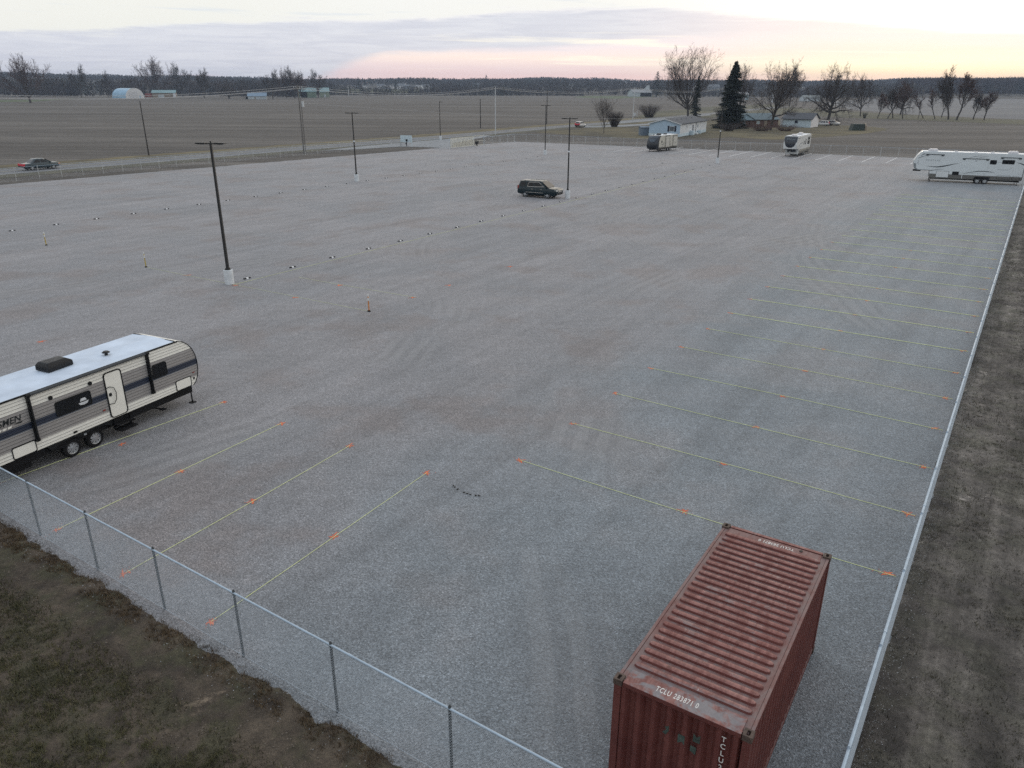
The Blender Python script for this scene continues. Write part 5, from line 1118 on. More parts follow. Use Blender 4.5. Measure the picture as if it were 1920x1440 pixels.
# garage
ga = .952; gx = np.array([math.cos(ga), math.sin(ga)]); gy = np.array([-math.sin(ga), math.cos(ga)])
P0 = np.array([99.34, 265.4])+gy*9.35; gg = building('garage', 'white garage with dark gabled roof beside the bare tree with parked cars', tuple(P0), math.atan2(-gy[1], -gy[0]), 9.35, 8.99, 2.63, 1.7, m_wsid2, m_slate, .5, cat='garage')
MB().prism([(.02, 0), (8.97, 0), (8.97, 2.62), (4.5, 4.3), (.02, 2.62)], 9.36, 9.39, 'x').build('gable_wall', M('bright_white_siding', (.68, .66, .66), .6, 0, .04, .5), gg)
wall_window(gg, 4.0, 5.0, 1.25, 2.15, frame=m_navy, pane=m_navy); MB().box(-.9, -.04, .3, 1.2, 0, 2.1).build('door_porch', m_wsid, gg)
# brick house behind the spruce
q0 = np.array(G(1372, 239)); q1 = np.array(G(1458, 238)); d = q1-q0; l_ = float(np.linalg.norm(d)); bh = building('brick_house', 'low brown brick house with grey roof between the spruce and the white garage', tuple(q0), math.atan2(d[1], d[0]), l_, 9, 2.45, 1.7, m_brick, M('grey_blue_shingle_roof', (.11, .15, .17), .85, 0, .15, .8), .4, cat='house')
g2 = MB(); g2.prism([(1.2, 2.3), (8.2, 2.3), (4.7, 4.1)], -.5, -.42); g2.build('gable_wall', M('pale_blue_gable', (.30, .42, .50), .6), bh)
g2 = MB(); sl = 1.8/3.5
for a, b2 in (((.8, 2.15), (4.7, 4.15)), ((4.7, 4.15), (8.6, 2.15))): g2.add([(a[0], -.7, a[1]), (b2[0], -.7, b2[1]), (b2[0], 4, b2[1]), (a[0], 4, a[1]), (a[0], -.7, a[1]+.15), (b2[0], -.7, b2[1]+.15), (b2[0], 4, b2[1]+.15), (a[0], 4, a[1]+.15)], [(0, 1, 2, 3), (7, 6, 5, 4), (0, 4, 5, 1)])
g2.build('porch_roof', bh.children[1].data.materials[0], bh)
wall_window(bh, 3.9, 4.9, .95, 2.1); wall_window(bh, 9.2, 10.4, 1.0, 2.0, pane=M('pale_curtain', (.3, .36, .38), .5)); MB().box(12.2, 13.2, -.05, .01, 0, 2.1).build('door', m_tan, bh); MB().box(6.6, 6.9, -.25, .0, 0, 2.4).build('porch_post', m_brick, bh)
MB().box(3.0, 3.7, 4.0, 4.8, 3.6, 5.0).build('chimney', m_brick, bh)
# shelter
sh_ = thing('field_shelter', 'low dark green field shelter with tan round end in the yellow grass', 'shelter', (*G(1597, 244.5), 0), R(-4))
MB().prism([(0, 0), (3.9, 0), (3.7, 1.9), (.5, 1.9)], 0, 3).build('cover', M('dark_green_tarp', (.03, .045, .04), .7, 0, .2, 1), sh_)
q = MB(); q.prism([(0, 0), (3, 0), (3, 1.3), (2.4, 1.95), (1.5, 2.15), (.6, 1.95), (0, 1.3)], 3.95, 4.5, 'x'); q.build('end_panel', M('tan_canvas', (.26, .22, .17), .85), sh_)
# barns across the left field
def far_building(label, x0, x1, yb, dp, h, rise, wall, roof, ang=None, name='barn', cat='barn'):
    a = np.array(G(x0, yb)); b2 = np.array(G(x1, yb)); d = b2-a; return building(name, label, tuple(a), math.atan2(d[1], d[0]), float(np.linalg.norm(d)), dp, h, rise, wall, roof, .5, cat=cat), float(np.linalg.norm(d))
qn = thing('quonset_barn', 'round-roofed blue steel barn with white front across the left field', 'barn', (-391.5, 833.0, 0), R(65))
n = 16; rad = 11.0; hh = 9.6; arc = [(-math.cos(math.pi*k/n)*rad, hh*math.sin(math.pi*k/n)**.85) for k in range(n+1)]
b_ = MB(); v = [(p[0], 0, p[1]) for p in arc]+[(p[0], 20, p[1]) for p in arc]; b_.add(v, [(k, k+1, n+2+k, n+1+k) for k in range(n)]+[tuple(n+1+k for k in range(n+1))]); b_.build('arched_roof', m_quon, qn, smooth=True)
b_ = MB(); v = [(p[0]*1.02, -.3, p[1]*1.02) for p in arc]+[(p[0]*1.02, -.1, p[1]*1.02) for p in arc]; b_.add(v, [tuple(range(n+1)), tuple(n+1+k for k in reversed(range(n+1)))]+[(k, k+1, n+2+k, n+1+k) for k in range(n)]); b_.build('front_wall', M('quonset_front', (.60, .61, .62), .5, 0, .05, .3), qn)
MB().box(-6.5, 3.2, -.42, -.31, 0, 6.2).build('door', M('quonset_door', (.52, .53, .55), .5), qn); MB().box(5.5, 6.7, -.42, -.31, 0, 2.4).build('side_door', m_quon, qn)
b1, l_ = far_building('long low barn with teal roof and tan wall right of the round-roofed barn', 286, 330, 183, 12, 4.9, 2.6, m_tan, m_teal)
MB().box(l_-2.5, l_+.1, -.6, -.05, 0, 4.4).build('white_end_bay', m_wsid, b1); MB().box(6, 12, -.2, -.05, 0, 3.2).build('door', m_barnw, b1)
tag(MB().box(0, 6.5, 0, 3, .8, 4.2).box(.5, 1.2, 0, .3, 0, .8).box(5.2, 6, 0, .3, 0, .8).build('farm_wagon', M('faded_red_wagon', (.22, .045, .035), .7), None, .1), 'red farm wagon parked between the round-roofed barn and the long low barn', 'wagon').location = (*G(272.5, 183), 0)
b1, l_ = far_building('small white barn with blue metal roof in the left field', 465, 500, 186, 11, 3.0, 3.0, m_barnw, m_bmet); MB().box(-2.2, -.1, 1, 5, 0, 2.2).build('lean_to', m_drk, b1); MB().box(l_*.36, l_*.42, -.1, .0, 0, 2.2).build('door', m_tan, b1)
b1, l_ = far_building('pale green open-fronted barn behind the tall wooden pole', 561, 594, 183, 14, 6.5, 3.8, m_grn, m_teal); MB().box(.8, l_*.46, -.25, -.03, .1, 6.2).build('open_bay', m_drk, b1); MB().box(l_*.75, l_*.8, -.2, -.02, 0, 4).build('door', m_grn, b1)
b1, l_ = far_building('pale green shed with grey gabled roof right of the open-fronted barn', 601, 618, 182.3, 16, 6.0, 4.5, M('yellow_green_wall', (.24, .28, .22), .7, 0, .1, .3), m_teal); MB().box(l_*.4, l_*.6, -.2, -.02, 0, 3).build('door', m_barnw, b1)
b1, l_ = far_building('grey barn with dark open side beyond the field, left of the biggest bare tree', 1187, 1222, 181.2, 18, 5.5, 4, m_barnw, M('rusty_grey_roof', (.24, .25, .26), .7)); MB().box(l_*.38, l_*.98, -.4, -.03, 0, 5.0).build('open_bay', m_drk, b1)
MB().prism([(l_*.62, 7), (l_*1.0, 7), (l_*.98, 15), (l_*.88, 15)], 8, 9).build('loft_gable', m_barnw, b1)
b1, l_ = far_building('pale blue-white shed right of the dark spruce across the field', 1387, 1403, 187, 10, 5.5, 2.2, M('pale_cyan_wall', (.42, .54, .58), .6), m_wsid); MB().box(l_*.3, l_*.6, -.3, -.02, 0, 3.5).build('door', m_wsid, b1)
b1, l_ = far_building('long low grey shed behind the bare tree beside the garage', 1508, 1540, 190, 9, 3.5, 2, m_barnw, M('dull_grey_roof', (.2, .22, .22), .8)); MB().box(l_*.1, l_*.2, -.3, -.02, 0, 3).build('door', m_wsid, b1)
sb = thing('grain_bin', 'white domed grain bin seen through the bare tree by the brick house', 'grain bin', (*G(1449, 192), 0)); MB().tube([(0, 0, 0), (0, 0, 7.0), (0, 0, 8.6)], [1.6, 1.6, .3], 12).build('bin_wall', m_wsid, sb, smooth=True); MB().box(-.5, .5, -1.7, -1.5, 0, 2).build('hatch', m_slate, sb)
# distant houses on the rise
FHS = [(668, 1700, 'tan', .9), (692, 1690, 'white', 1.1), (714, 1720, 'white', 1.3), (727, 1700, 'grey', .8), (739, 1760, 'white', .9), (752, 1700, 'white', 1.5), (763, 1680, 'grey', 1.2), (775, 1640, 'tan', 1.0), (792, 1640, 'white', 1.2), (800, 1600, 'white', 1.4), (809, 1650, 'grey', 1.0), (871, 2600, 'white', 1.6), (890, 2500, 'white', 1.3), (918, 2600, 'white', 1.5), (893, 1800, 'grey', 1.2), (1078, 2100, 'grey', 1.4), (1160, 2500, 'white', 1.7), (1171, 2400, 'white', 1.5), (1320, 1500, 'white', 1.4), (1340, 1480, 'grey', 1.6), (55, 1900, 'grey', 1.3), (640, 2500, 'white', 1.3), (1520, 1500, 'white', 1.4), (490, 2100, 'white', 1.2)]
fwall = {'white': M('far_white_wall', (.78, .79, .80), .6), 'grey': M('far_grey_wall', (.30, .33, .36), .7), 'tan': M('far_tan_wall', (.30, .27, .24), .7)}; froof = M('far_grey_roof', (.13, .14, .155), .8); order = sorted(range(len(FHS)), key=lambda k: FHS[k][0])
for rank, k in enumerate(order):
    px, r_, c_, s_ = FHS[k]; x_, y_ = AZ(px, r_); rg = random.Random(k); z_ = float(hgt(x_, y_))
    a_ = rg.choice([0, 1.2, -.5, .4]); L_ = 12*s_; D_ = 8.5*s_
    t = building('farmhouse', f'{c_} house on the distant wooded rise, {ORD[rank]} of these from the left', (x_-L_/2, y_), a_, L_, D_, 4.6*s_, 2.8*s_, fwall[c_], froof, .4, cat='house', group='distant houses on the rise'); t.location.z = z_-.3
    for u in (.2, .6): wall_window(t, L_*u, L_*(u+.12), 1.4, 2.8, frame=froof)

# ================================================================== poles and wires
m_wood = M('grey_wooden_pole', (.16, .15, .14), .9, 0, .2, 2); m_woodd = M('dark_wooden_pole', (.045, .04, .036), .9, 0, .2, 2); m_lead = M('grey_cable', (.42, .42, .42), .6); m_ins = M('pale_insulator', (.5, .52, .53), .4)
def upole(label, loc, h, r_, mat, arm=True, az_=0, can=False, ins=True):
    t = thing('utility_pole', label, 'utility pole', (*loc, -.1), az_); MB().tube([(0, 0, 0), (0, 0, h)], [r_, r_*.62], 10).build('pole', mat, t, smooth=True)
    if arm: 
        MB().box(-.06, .06, -1.2, 1.2, h-.45, h-.32).build('crossarm', m_wood, t); i_ = MB()
        for y in (-1.1, -.5, .5, 1.1): i_.cyl((0, y, h-.32), (0, y, h-.1), .05, 6)
        i_.build('insulator', m_ins, t)
    elif ins: MB().cyl((0, 0, h), (0, 0, h+.25), .06, 6).build('insulator', m_ins, t)
    if can: MB().cyl((.0, -.42, h-1.6), (.0, -.42, h-.6), .26, 12).build('transformer', m_ins, t)
    return t
dr_ = math.atan2(.838, .545)
U = dict(u0=(-79, 85), u2=(-40.87, 153.38), u3=(-4.86, 219.63), u4=(44.7, 297.5), u5=(105, 400))
upole('tall grey wooden pole with crossarm by the left fence', U['u2'], 12.4, .15, m_wood, True, dr_)
upole('shorter grey wooden pole with white can leaning beside the crossarm pole', G(573.5, 288), 10.3, .12, m_wood, False, dr_, True)
upole('tall pale pole right of the sliding gate', U['u3'], 12.2, .16, m_ins, False, dr_)
upole('pale pole beside the side road left of the biggest bare tree', U['u4'], 12.2, .15, m_ins, False, dr_)
upole('wooden pole standing off the left edge by the road', U['u0'], 12.2, .15, m_wood, True, dr_)
upole('dark slim wooden pole across the road near the passing dark car', (-68.97, 148.38), 9.7, .13, m_woodd, False, 0, False, False)
upole('short dark pole across the road beyond the gate', (-10.39, 254.09), 8.8, .16, m_woodd, False, 0, False, False)
upole('tall dark wooden pole across the road behind the double-headed lamps', (12.1, 285.9), 11.3, .17, m_woodd, True, dr_)
upole('white slim pole at the field edge near the pale green barns', G(654, 181), 12, .35, m_ins, False, 0, False, False)
upole('grey wooden pole off the right beyond the brick house', U['u5'], 12.2, .15, m_wood, True, dr_)
for k_, (px, py, h_) in enumerate(((1722, 222, 12), (1704, 210, 15), (1648, 205, 13))):
    upole(('leftmost', 'middle', 'rightmost')[2-k_]+' of three slim poles among the bare trees by the pale right field', G(px, py), h_, .16, m_wood, True, 0)
def wire(label, a, b2, sag, r_=.02, n=16, grp='overhead wires along the road'):
    a = np.array(a, float); b2 = np.array(b2, float); pts = [tuple(a+(b2-a)*k/n-np.array([0, 0, sag*4*(k/n)*(1-k/n)])) for k in range(n+1)]
    return tag(MB().tube(pts, r_, 4).build('overhead_wire', m_lead), label, 'wire', grp)
key = ['u0', 'u2', 'u3', 'u4', 'u5']; names = {'u0u2': 'left of the tall crossarm pole', 'u2u3': 'between the crossarm pole and the tall pale pole', 'u3u4': 'between the two tall pale poles', 'u4u5': 'right of the side-road pole'}
for a_, b_ in zip(key[:-1], key[1:]):
    for nm, off, z_ in (('upper', 0, 12.3), ('near', -.9, 11.9), ('far', .9, 11.9)):
        o = np.array([-AD[1], AD[0]])*off; wire(f'{nm} overhead wire {names[a_+b_]}', (*(np.array(U[a_])+o), z_), (*(np.array(U[b_])+o), z_), 1.5, .026)
wire('thin pale service cable crossing above the road to the light blue mobile home', (U['u2'][0], U['u2'][1], 9.3), (47, 221, 4.2), .9, .02, grp='service cables')
# mailboxes and white hydrant-like posts by the side road
tag(MB().box(0, .9, 0, .5, .4, 1.6).box(1.4, 1.6, 0, .2, 0, 2.6).box(.3, .6, .2, .3, 0, .4).build('utility_box', m_wsid), 'small white utility box and post beside the side road', 'utility box').location = (*G(1188, 219), 0)

# ================================================================== trees
def bark(name, c): return M(name, c, .95, 0, .3, .6)
m_bark = bark('grey_brown_bark', (.062, .054, .048)); m_twig = bark('bare_twigs', (.060, .048, .043)); m_twig2 = bark('reddish_bare_twigs', (.085, .052, .045))
def tree_mesh(seed, trunk=.2, limbs=7, spread=42, l1=.62, up=.10, lv=(8, 7, 5), crown0=.0, rt=.022, twr=.0011, droop=0., lean=0.):
    rg = random.Random(seed); P = {0: MB(), 1: MB()}
    def grow(pos, d, length, r, lvl, segs):
        pts = [pos]; rad = [r]; dd = d.copy(); nodes = []
        for k in range(segs):
            j = .035+.035*lvl
            dd = (dd+Vector((rg.gauss(0, j), rg.gauss(0, j), rg.gauss(0, j*.7)+(up if lvl else 0)-droop*(lvl > 1))).normalized()*.32*(1 if lvl else .35)).normalized()
            pos = pos+dd*(length/segs); pts.append(pos); rad.append(max(r*(1-.78*(k+1)/segs) if lvl else r*(1-.35*(k+1)/segs), twr*.6)); nodes.append((pos, dd.copy(), rad[-1], (k+1)/segs))
        P[0 if lvl <= 1 else 1].tube(pts, rad, 7 if lvl == 0 else (5 if lvl == 1 else 3), cap=False)
        return pts, rad, nodes
    def at(pts, rad, t):
        k = min(int(t*(len(pts)-1)), len(pts)-2); f = t*(len(pts)-1)-k; return pts[k].lerp(pts[k+1], f), (pts[k+1]-pts[k]).normalized(), rad[k]*(1-f)+rad[k+1]*f
    def side(d, ang, az_):
        a = d.orthogonal().normalized(); a.rotate(Matrix.Rotation(az_, 3, d)); return (d*math.cos(ang)+a*math.sin(ang)).normalized()
    pts0, rad0, _ = grow(Vector((0, 0, 0)), Vector((lean, 0, 1)).normalized(), trunk*2.1, rt, 0, 6)
    for i_ in range(limbs):
        t = .42+.58*i_/(limbs-1) if limbs > 1 else 1; p, d, r = at(pts0, rad0, t); ang = R(spread*(1.25-.8*(i_/(limbs-1)))*rg.uniform(.8, 1.15)); az_ = i_*2.4+rg.uniform(-.4, .4)
        Lm = l1*rg.uniform(.8, 1.05)*(1-.12*(i_/(limbs-1)))
        p1, r1, _ = grow(p, side(d, ang, az_), Lm, r*.62, 1, 7)
        for j in range(lv[0]):
            t = .18+.82*(j+rg.random()*.6)/lv[0]; q, d2, r2 = at(p1, r1, min(t, .99)); L2 = Lm*.52*(1.1-.5*t)*rg.uniform(.7, 1.2)
            p2_, r2_, _ = grow(q, side(d2, R(rg.uniform(25, 55)), rg.uniform(0, 6.28)), L2, max(r2*.6, twr*2.6), 2, 4)
            for k in range(lv[1]):
                t2 = .15+.85*(k+rg.random()*.7)/lv[1]; q3, d3, r3 = at(p2_, r2_, min(t2, .99)); L3 = L2*.52*(1.15-.5*t2)*rg.uniform(.7, 1.2)
                p3_, r3_, _ = grow(q3, side(d3, R(rg.uniform(25, 60)), rg.uniform(0, 6.28)), L3, max(r3*.6, twr*1.5), 3, 3)
                for m_ in range(lv[2]):
                    t3_ = .2+.8*rg.random(); q4, d4, _r4 = at(p3_, r3_, min(t3_, .99)); grow(q4, side(d4, R(rg.uniform(20, 55)), rg.uniform(0, 6.28)), L3*.5*rg.uniform(.6, 1.2), twr, 4, 2)
    return P
protos = {}
def proto(key, **kw):
    wr_ = kw.pop('wr'); P = tree_mesh(**kw); A_ = np.array(P[1].v); sc_ = 1/np.percentile(A_[:, 2], 99.9); cx_ = np.median(A_[:, 0]); sx_ = wr_/2/np.percentile(np.hypot(A_[:, 0]-cx_, A_[:, 1]), 97)
    for q_ in P.values(): q_.v = [(v[0]*sx_, v[1]*sx_, v[2]*sc_) for v in q_.v]
    root = thing('bare_tree', 'tree', 'tree'); a = P[0].build('trunk', m_bark, root, smooth=True); b2 = P[1].build('crown', kw_m.get(key, m_twig), root)
    protos[key] = [root, False]
kw_m = {'slim': m_twig2, 'slimb': m_twig2, 'fara': m_twig2}
proto('vase', seed=11, trunk=.10, limbs=14, spread=62, l1=.80, up=.06, lv=(9, 8, 6), rt=.024, twr=.0009, wr=.76)
proto('oak', seed=5, trunk=.16, limbs=14, spread=74, l1=.56, up=.03, lv=(9, 8, 6), rt=.032, twr=.0010, wr=.84)
proto('round', seed=23, trunk=.17, limbs=13, spread=62, l1=.60, up=.04, lv=(9, 8, 6), rt=.022, twr=.0010, wr=.78)
proto('tall', seed=31, trunk=.22, limbs=9, spread=48, l1=.50, up=.08, lv=(10, 9, 6), rt=.018, twr=.0011, wr=.56)
proto('slim', seed=41, trunk=.26, limbs=9, spread=34, l1=.36, up=.14, lv=(8, 6, 4), rt=.011, twr=.0015, lean=.10, wr=.5)
proto('slimb', seed=43, trunk=.34, limbs=7, spread=30, l1=.34, up=.12, lv=(8, 6, 4), rt=.011, twr=.0015, lean=.16, wr=.45)
proto('slimc', seed=47, trunk=.20, limbs=10, spread=42, l1=.36, up=.10, lv=(8, 6, 4), rt=.012, twr=.0015, lean=.06, wr=.62)
proto('fara', seed=73, trunk=.13, limbs=9, spread=56, l1=.70, up=.07, lv=(9, 7, 5), rt=.026, twr=.0017, wr=.80)
proto('farb', seed=79, trunk=.20, limbs=9, spread=60, l1=.52, up=.05, lv=(9, 7, 5), rt=.024, twr=.0017, wr=.80)
proto('wide', seed=53, trunk=.11, limbs=8, spread=74, l1=.75, up=.07, lv=(10, 8, 6), rt=.03, twr=.0016, wr=1.6)
proto('small', seed=67, trunk=.12, limbs=10, spread=40, l1=.66, up=.15, lv=(8, 7, 4), rt=.011, twr=.0008, wr=.66)
TR = [('vase', (80.4, 367.0), 30.3, 1.22, 'biggest bare tree with rounded vase crown behind the light blue mobile home', 0),
 ('round', (80.5, 248.0), 20.6, 1.15, 'large bare tree rising in front of the brick house roof', 1), ('oak', (124.0, 313.9), 21.6, 1.1, 'dense bare oak-like tree behind the white garage with cars at its foot', 2),
 ('round', (163.4, 375.9), 19.2, .95, 'medium bare tree right of the dense oak-like tree', 3), ('tall', (194.6, 565.1), 28, .9, 'bare tree seen faintly behind the brick house tree', 4), ('vase', (97, 345), 22.5, .9, 'pale bare tree peeping from behind the dark spruce', 5),
 ('small', (26.0, 226.9), 10.6, 1.0, 'small bare tree standing alone on the lawn left of the mobile home', 6),
 ('slim', (159.7, 349.8), 10.6, 1, 'short slim bare tree, leftmost of the row by the pale right field', 0), ('slimb', (164.4, 350.3), 15.8, .9, 'slim bare tree left of the dark leaning pair by the pale right field', 1),
 ('oak', (194.4, 401.3), 17.5, .9, 'dark bushy bare tree, back one of the leaning pair by the pale field', 2), ('slimb', (171.3, 351.0), 15.2, 1.1, 'leaning bare tree, front one of the pair by the pale field', 3), ('slimc', (167.5, 352.0), 14, .9, 'thin leaning bare tree just left of the leaning pair', 5),
 ('slimb', (183.1, 346.2), 14, .9, 'upright slim bare tree left of the leaning group at the right', 4), ('tall', (196.4, 366.0), 13, .9, 'forked bare tree behind the leaning group at the right', 5), ('slimc', (186.0, 340.8), 21.5, .8, 'tallest bare tree of the leaning group at the right', 6),
 ('slim', (186.4, 335.2), 18.5, 1.0, 'strongly leaning bare tree in the group at the right', 0), ('slimc', (197.3, 341.9), 12.2, 1.1, 'small leaning bare tree right of the group', 1), ('slim', (198.7, 336.4), 11.5, 1.2, 'rightmost small leaning bare tree before the pale field', 2), ('slimb', (181, 352), 12, 1, 'thin bare tree between the pair and the leaning group', 6),
 ('fara', (-354.7, 589.6), 34, 1.25, 'big bare tree standing in the field at the far left', 0), ('farb', (-457.9, 853.5), 34, .82, 'round-headed bare tree left of the round-roofed barn', 1), ('farb', (-432.7, 860.9), 28, .6, 'thin bare tree just left of the round-roofed barn', 2),
 ('fara', (-405.5, 914.4), 43, 1.22, 'tallest bare tree behind the long low barn in the left field', 3), ('farb', (-378.6, 922.7), 37.5, .95, 'spreading bare tree right of the tallest one behind the low barn', 4), ('farb', (-352, 915), 30, .8, 'smaller bare tree at the right end of the low barn', 5),
 ('farb', (-325.8, 849.9), 30.5, .74, 'slender bare tree alone between the low barn and the white barn', 6), ('wide', (-289.7, 821.0), 19, 1.3, 'low wide-spreading bare tree left of the small white barn', 0),
 ('farb', (-238.4, 798.5), 28.5, 1.0, 'bare tree right behind the small white barn', 1), ('fara', (-245.3, 872.4), 32, .9, 'left bare tree of the dense clump beside the open-fronted barn', 2), ('farb', (-237.0, 873.9), 33, .9, 'middle bare tree of the dense clump beside the open-fronted barn', 3), ('fara', (-229.0, 868), 29, .9, 'right bare tree of the dense clump beside the open-fronted barn', 5),
 ('farb', (-223.2, 922.3), 31, 1.0, 'round bare tree between the two pale green barns', 4)]
for k, (key, loc, h_, wd, lab, rot) in enumerate(TR):
    pr = protos[key]; s_ = (h_*wd, h_*wd, h_)
    if not pr[1]: o = pr[0]; pr[1] = True; o.location = (*loc, -.1); o.rotation_euler = (0, 0, rot*1.1); o.scale = s_; o['label'] = lab
    else: o = dup(pr[0], (*loc, -.1), rot*1.1, lab, None, s_)
    o['category'] = 'tree'
    if key.startswith('slim'): o.rotation_euler = (R(rot*2-6), R(4+rot), rot*.7-.8)

def conifer(name, label, loc, h, w, seed, nb=1500, mat=None, ragged_=.25):
    rg = np.random.default_rng(seed); t = thing(name, label, 'tree', (*loc, -.1)); MB().tube([(0, 0, 0), (0, 0, h*.97)], [h*.018, .03], 8).build('trunk', m_bark, t, smooth=True)
    V_ = []; nw = 26; wa = rg.random((nw, 9))*6.283; wk = rg.uniform(.72, 1.12, (nw, 9))
    for k in range(nb):
        u = rg.random()**.8; wi = int(u*nw*.999); bi = rg.integers(0, max(4, 9-int(u*4))); a = wa[wi, bi]+rg.normal(0, .26); z = h*(.03+.95*((wi+.5)/nw*.6+.4*u))+rg.normal(0, .12); lob = 1
        R_ = max(.25, w*.5*(1-u)**.66*wk[wi, bi]*rg.uniform(.8, 1.04)); dx, dy = math.cos(a), math.sin(a)
        ns = int(4+R_*5)
        for s_ in range(ns):
            f = (s_+rg.random())/ns; c = np.array([dx*R_*f, dy*R_*f, z-.32*R_*f**1.3+(.3*R_*max(0, f-.75))]); 
            for q_ in range(2):
                d = rg.normal(0, 1, 3); d[2] = d[2]*.5-.35; d /= np.linalg.norm(d); e = rg.normal(0, 1, 3); e -= d*(e@d); e /= np.linalg.norm(e); ln = rg.uniform(.22, .55)*(h/19)**.5; wd = rg.uniform(.05, .12)*(h/19)**.5
                V_ += [c+e*wd, c-e*wd, c+d*ln]
    V_ = np.array(V_); npmesh('crown', V_, np.arange(len(V_)).reshape(-1, 3), mat, t); return t
m_needle = bark('dark_spruce_needles', (.016, .022, .015)); m_needle2 = bark('dull_evergreen_needles', (.022, .026, .02))
conifer('spruce_tree', 'tall dark green spruce towering beside the mobile home', (70.6, 258.5), 20.6, 12.5, 3, 2300, m_needle)
conifer('cedar_tree', 'narrow dark cedar seen through the biggest bare tree', (74.2, 324.5), 17, 5.5, 4, 500, m_needle2)
for k, (px, r_, h_, lab) in enumerate(((672, 1690, 22, 'left dark evergreen at the left end of the distant meadow'), (684, 1700, 21, 'right dark evergreen at the left end of the distant meadow'), (742, 1640, 20, 'dark evergreen among the white houses on the rise'), (1232, 1120, 34, 'big dark round tree behind the grey barn'), (912, 1900, 26, 'dark evergreen on the rise behind the two far lamps'))):
    x_, y_ = AZ(px, r_); o = conifer('evergreen_tree', lab, (x_, y_), h_, h_*.75, 60+k, 260, m_needle2, .1); o.location.z = float(hgt(x_, y_))-.5; o.children[1].data.materials[0] = m_needle2
# shrubs
def shrub(label, loc, h, w, seed, n=900, mat=None, name='bare_shrub'):
    rg = random.Random(seed); mb = MB()
    for k in range(n//6):
        a = rg.uniform(0, 6.28); r_ = w*.35*math.sqrt(rg.random()); b0 = Vector((r_*math.cos(a)*.4, r_*math.sin(a)*.4, 0)); tp = Vector((r_*math.cos(a)*1.4+rg.gauss(0, .1), r_*math.sin(a)*1.4+rg.gauss(0, .1), h*rg.uniform(.55, 1)))
        m_ = b0.lerp(tp, .5)+Vector((0, 0, h*.1)); mb.tube([b0, m_, tp], [.022, .014, .006], 3, False)
        for q_ in range(5): s_ = m_.lerp(tp, rg.random()); mb.tube([s_, s_+Vector((rg.gauss(0, .3), rg.gauss(0, .3), rg.uniform(.1, .7)))*h*.22], [.010, .005], 3, False)
    o = mb.build(name, mat or m_twig); o.location = (*loc, 0); return tag(o, label, 'shrub')
shrub('round bare shrub behind the small bare lawn tree', (33.9, 266), 5.0, 7.0, 1, 2600)
shrub('brown brush heap in front of the brick house', (76.5, 244), 2.0, 11, 2, 1500, m_twig2); shrub('brown brush beside the foot of the brick house tree', (83.5, 243.5), 2.0, 10, 3, 1300, m_twig2); shrub('low brush at the base of the dark spruce', (66, 243), 2.4, 9, 4, 1500)
shrub('scrubby shrubs right of the biggest bare tree base', (86.5, 330), 5, 10, 5, 1300); shrub('tangle of brush left of the biggest bare tree', (60, 352), 5.5, 12, 6, 2600); shrub('low brush between the garage and the oak-like tree', (112, 282), 2.5, 7, 7, 900)
shrub('small bush at the pale field edge left of the leaning pair', (155, 352), 2.6, 3, 8, 500, m_needle2)

# ================================================================== woods
def wood_trees(name, label, pts, hs, mat, nsl=16, seed=1, wf=1., stem=True, zl=.28):
    rg = np.random.default_rng(seed); n = len(pts); z0 = hgt(pts[:, 0], pts[:, 1]); w = hs*.36*rg.uniform(.7, 1.2, n)
    a = rg.random((n, nsl))*6.283; rr_ = np.sqrt(rg.random((n, nsl))); u = rg.random((n, nsl))
    zc = zl+(.94-zl)*u; env = np.sqrt(np.clip(1-((zc-.55)/.46)**2, .25, 1))
    cx_ = pts[:, 0:1]+np.cos(a)*rr_*env*w[:, None]; cy_ = pts[:, 1:2]+np.sin(a)*rr_*env*w[:, None]; cz = z0[:, None]+zc*hs[:, None]
    ln = hs[:, None]*rg.uniform(.10, .26, (n, nsl)); wd = hs[:, None]*rg.uniform(.02, .055, (n, nsl))*wf; b2 = rg.random((n, nsl))*6.283
    lean = rg.normal(0, .35, (n, nsl, 2))
    p0 = np.stack([cx_-np.cos(b2)*wd, cy_-np.sin(b2)*wd, cz-ln*.4], -1); p1 = np.stack([cx_+np.cos(b2)*wd, cy_+np.sin(b2)*wd, cz-ln*.3], -1); p2_ = np.stack([cx_+lean[..., 0]*ln, cy_+lean[..., 1]*ln, cz+ln*.75], -1)
    T = np.stack([p0, p1, p2_], 2).reshape(-1, 3)
    if stem:
        sw = np.maximum(hs*.014, .22)*wf; q = rg.random(n)*3.14; s0 = np.stack([pts[:, 0]-np.cos(q)*sw, pts[:, 1]-np.sin(q)*sw, z0-.5], 1); s1 = np.stack([pts[:, 0]+np.cos(q)*sw, pts[:, 1]+np.sin(q)*sw, z0-.5], 1); s2 = np.stack([pts[:, 0], pts[:, 1], z0+hs*.85], 1)
        T = np.concatenate([T, np.stack([s0, s1, s2], 1).reshape(-1, 3)])
    return tag(npmesh(name, T, np.arange(len(T)).reshape(-1, 3), mat), label, 'woods', kind='stuff')
def mat_wood(name, c0, c1, g0):
    m, nt, b = new_mat(name); p = pos(nt); n = noise(nt, p, .02, 5, .7); g_ = noise(nt, mapv(nt, p, (1, 1, .2), loc=(40, 3, 0)), .008, 4, .6)
    c = mixc(nt, mrange(nt, g_, .52, .66, 0, .8), ramp(nt, n, [(.3, c0), (.7, c1)]), g0); L(nt, c, b.inputs['Base Color']); b.inputs['Roughness'].default_value = .95; return m
m_wood1 = mat_wood('bare_woodland', (.034, .030, .030), (.072, .058, .055), (.040, .052, .042)); m_wood2 = mat_wood('far_woodland', (.040, .040, .042), (.075, .068, .066), (.042, .055, .05))
rg = np.random.default_rng(99)
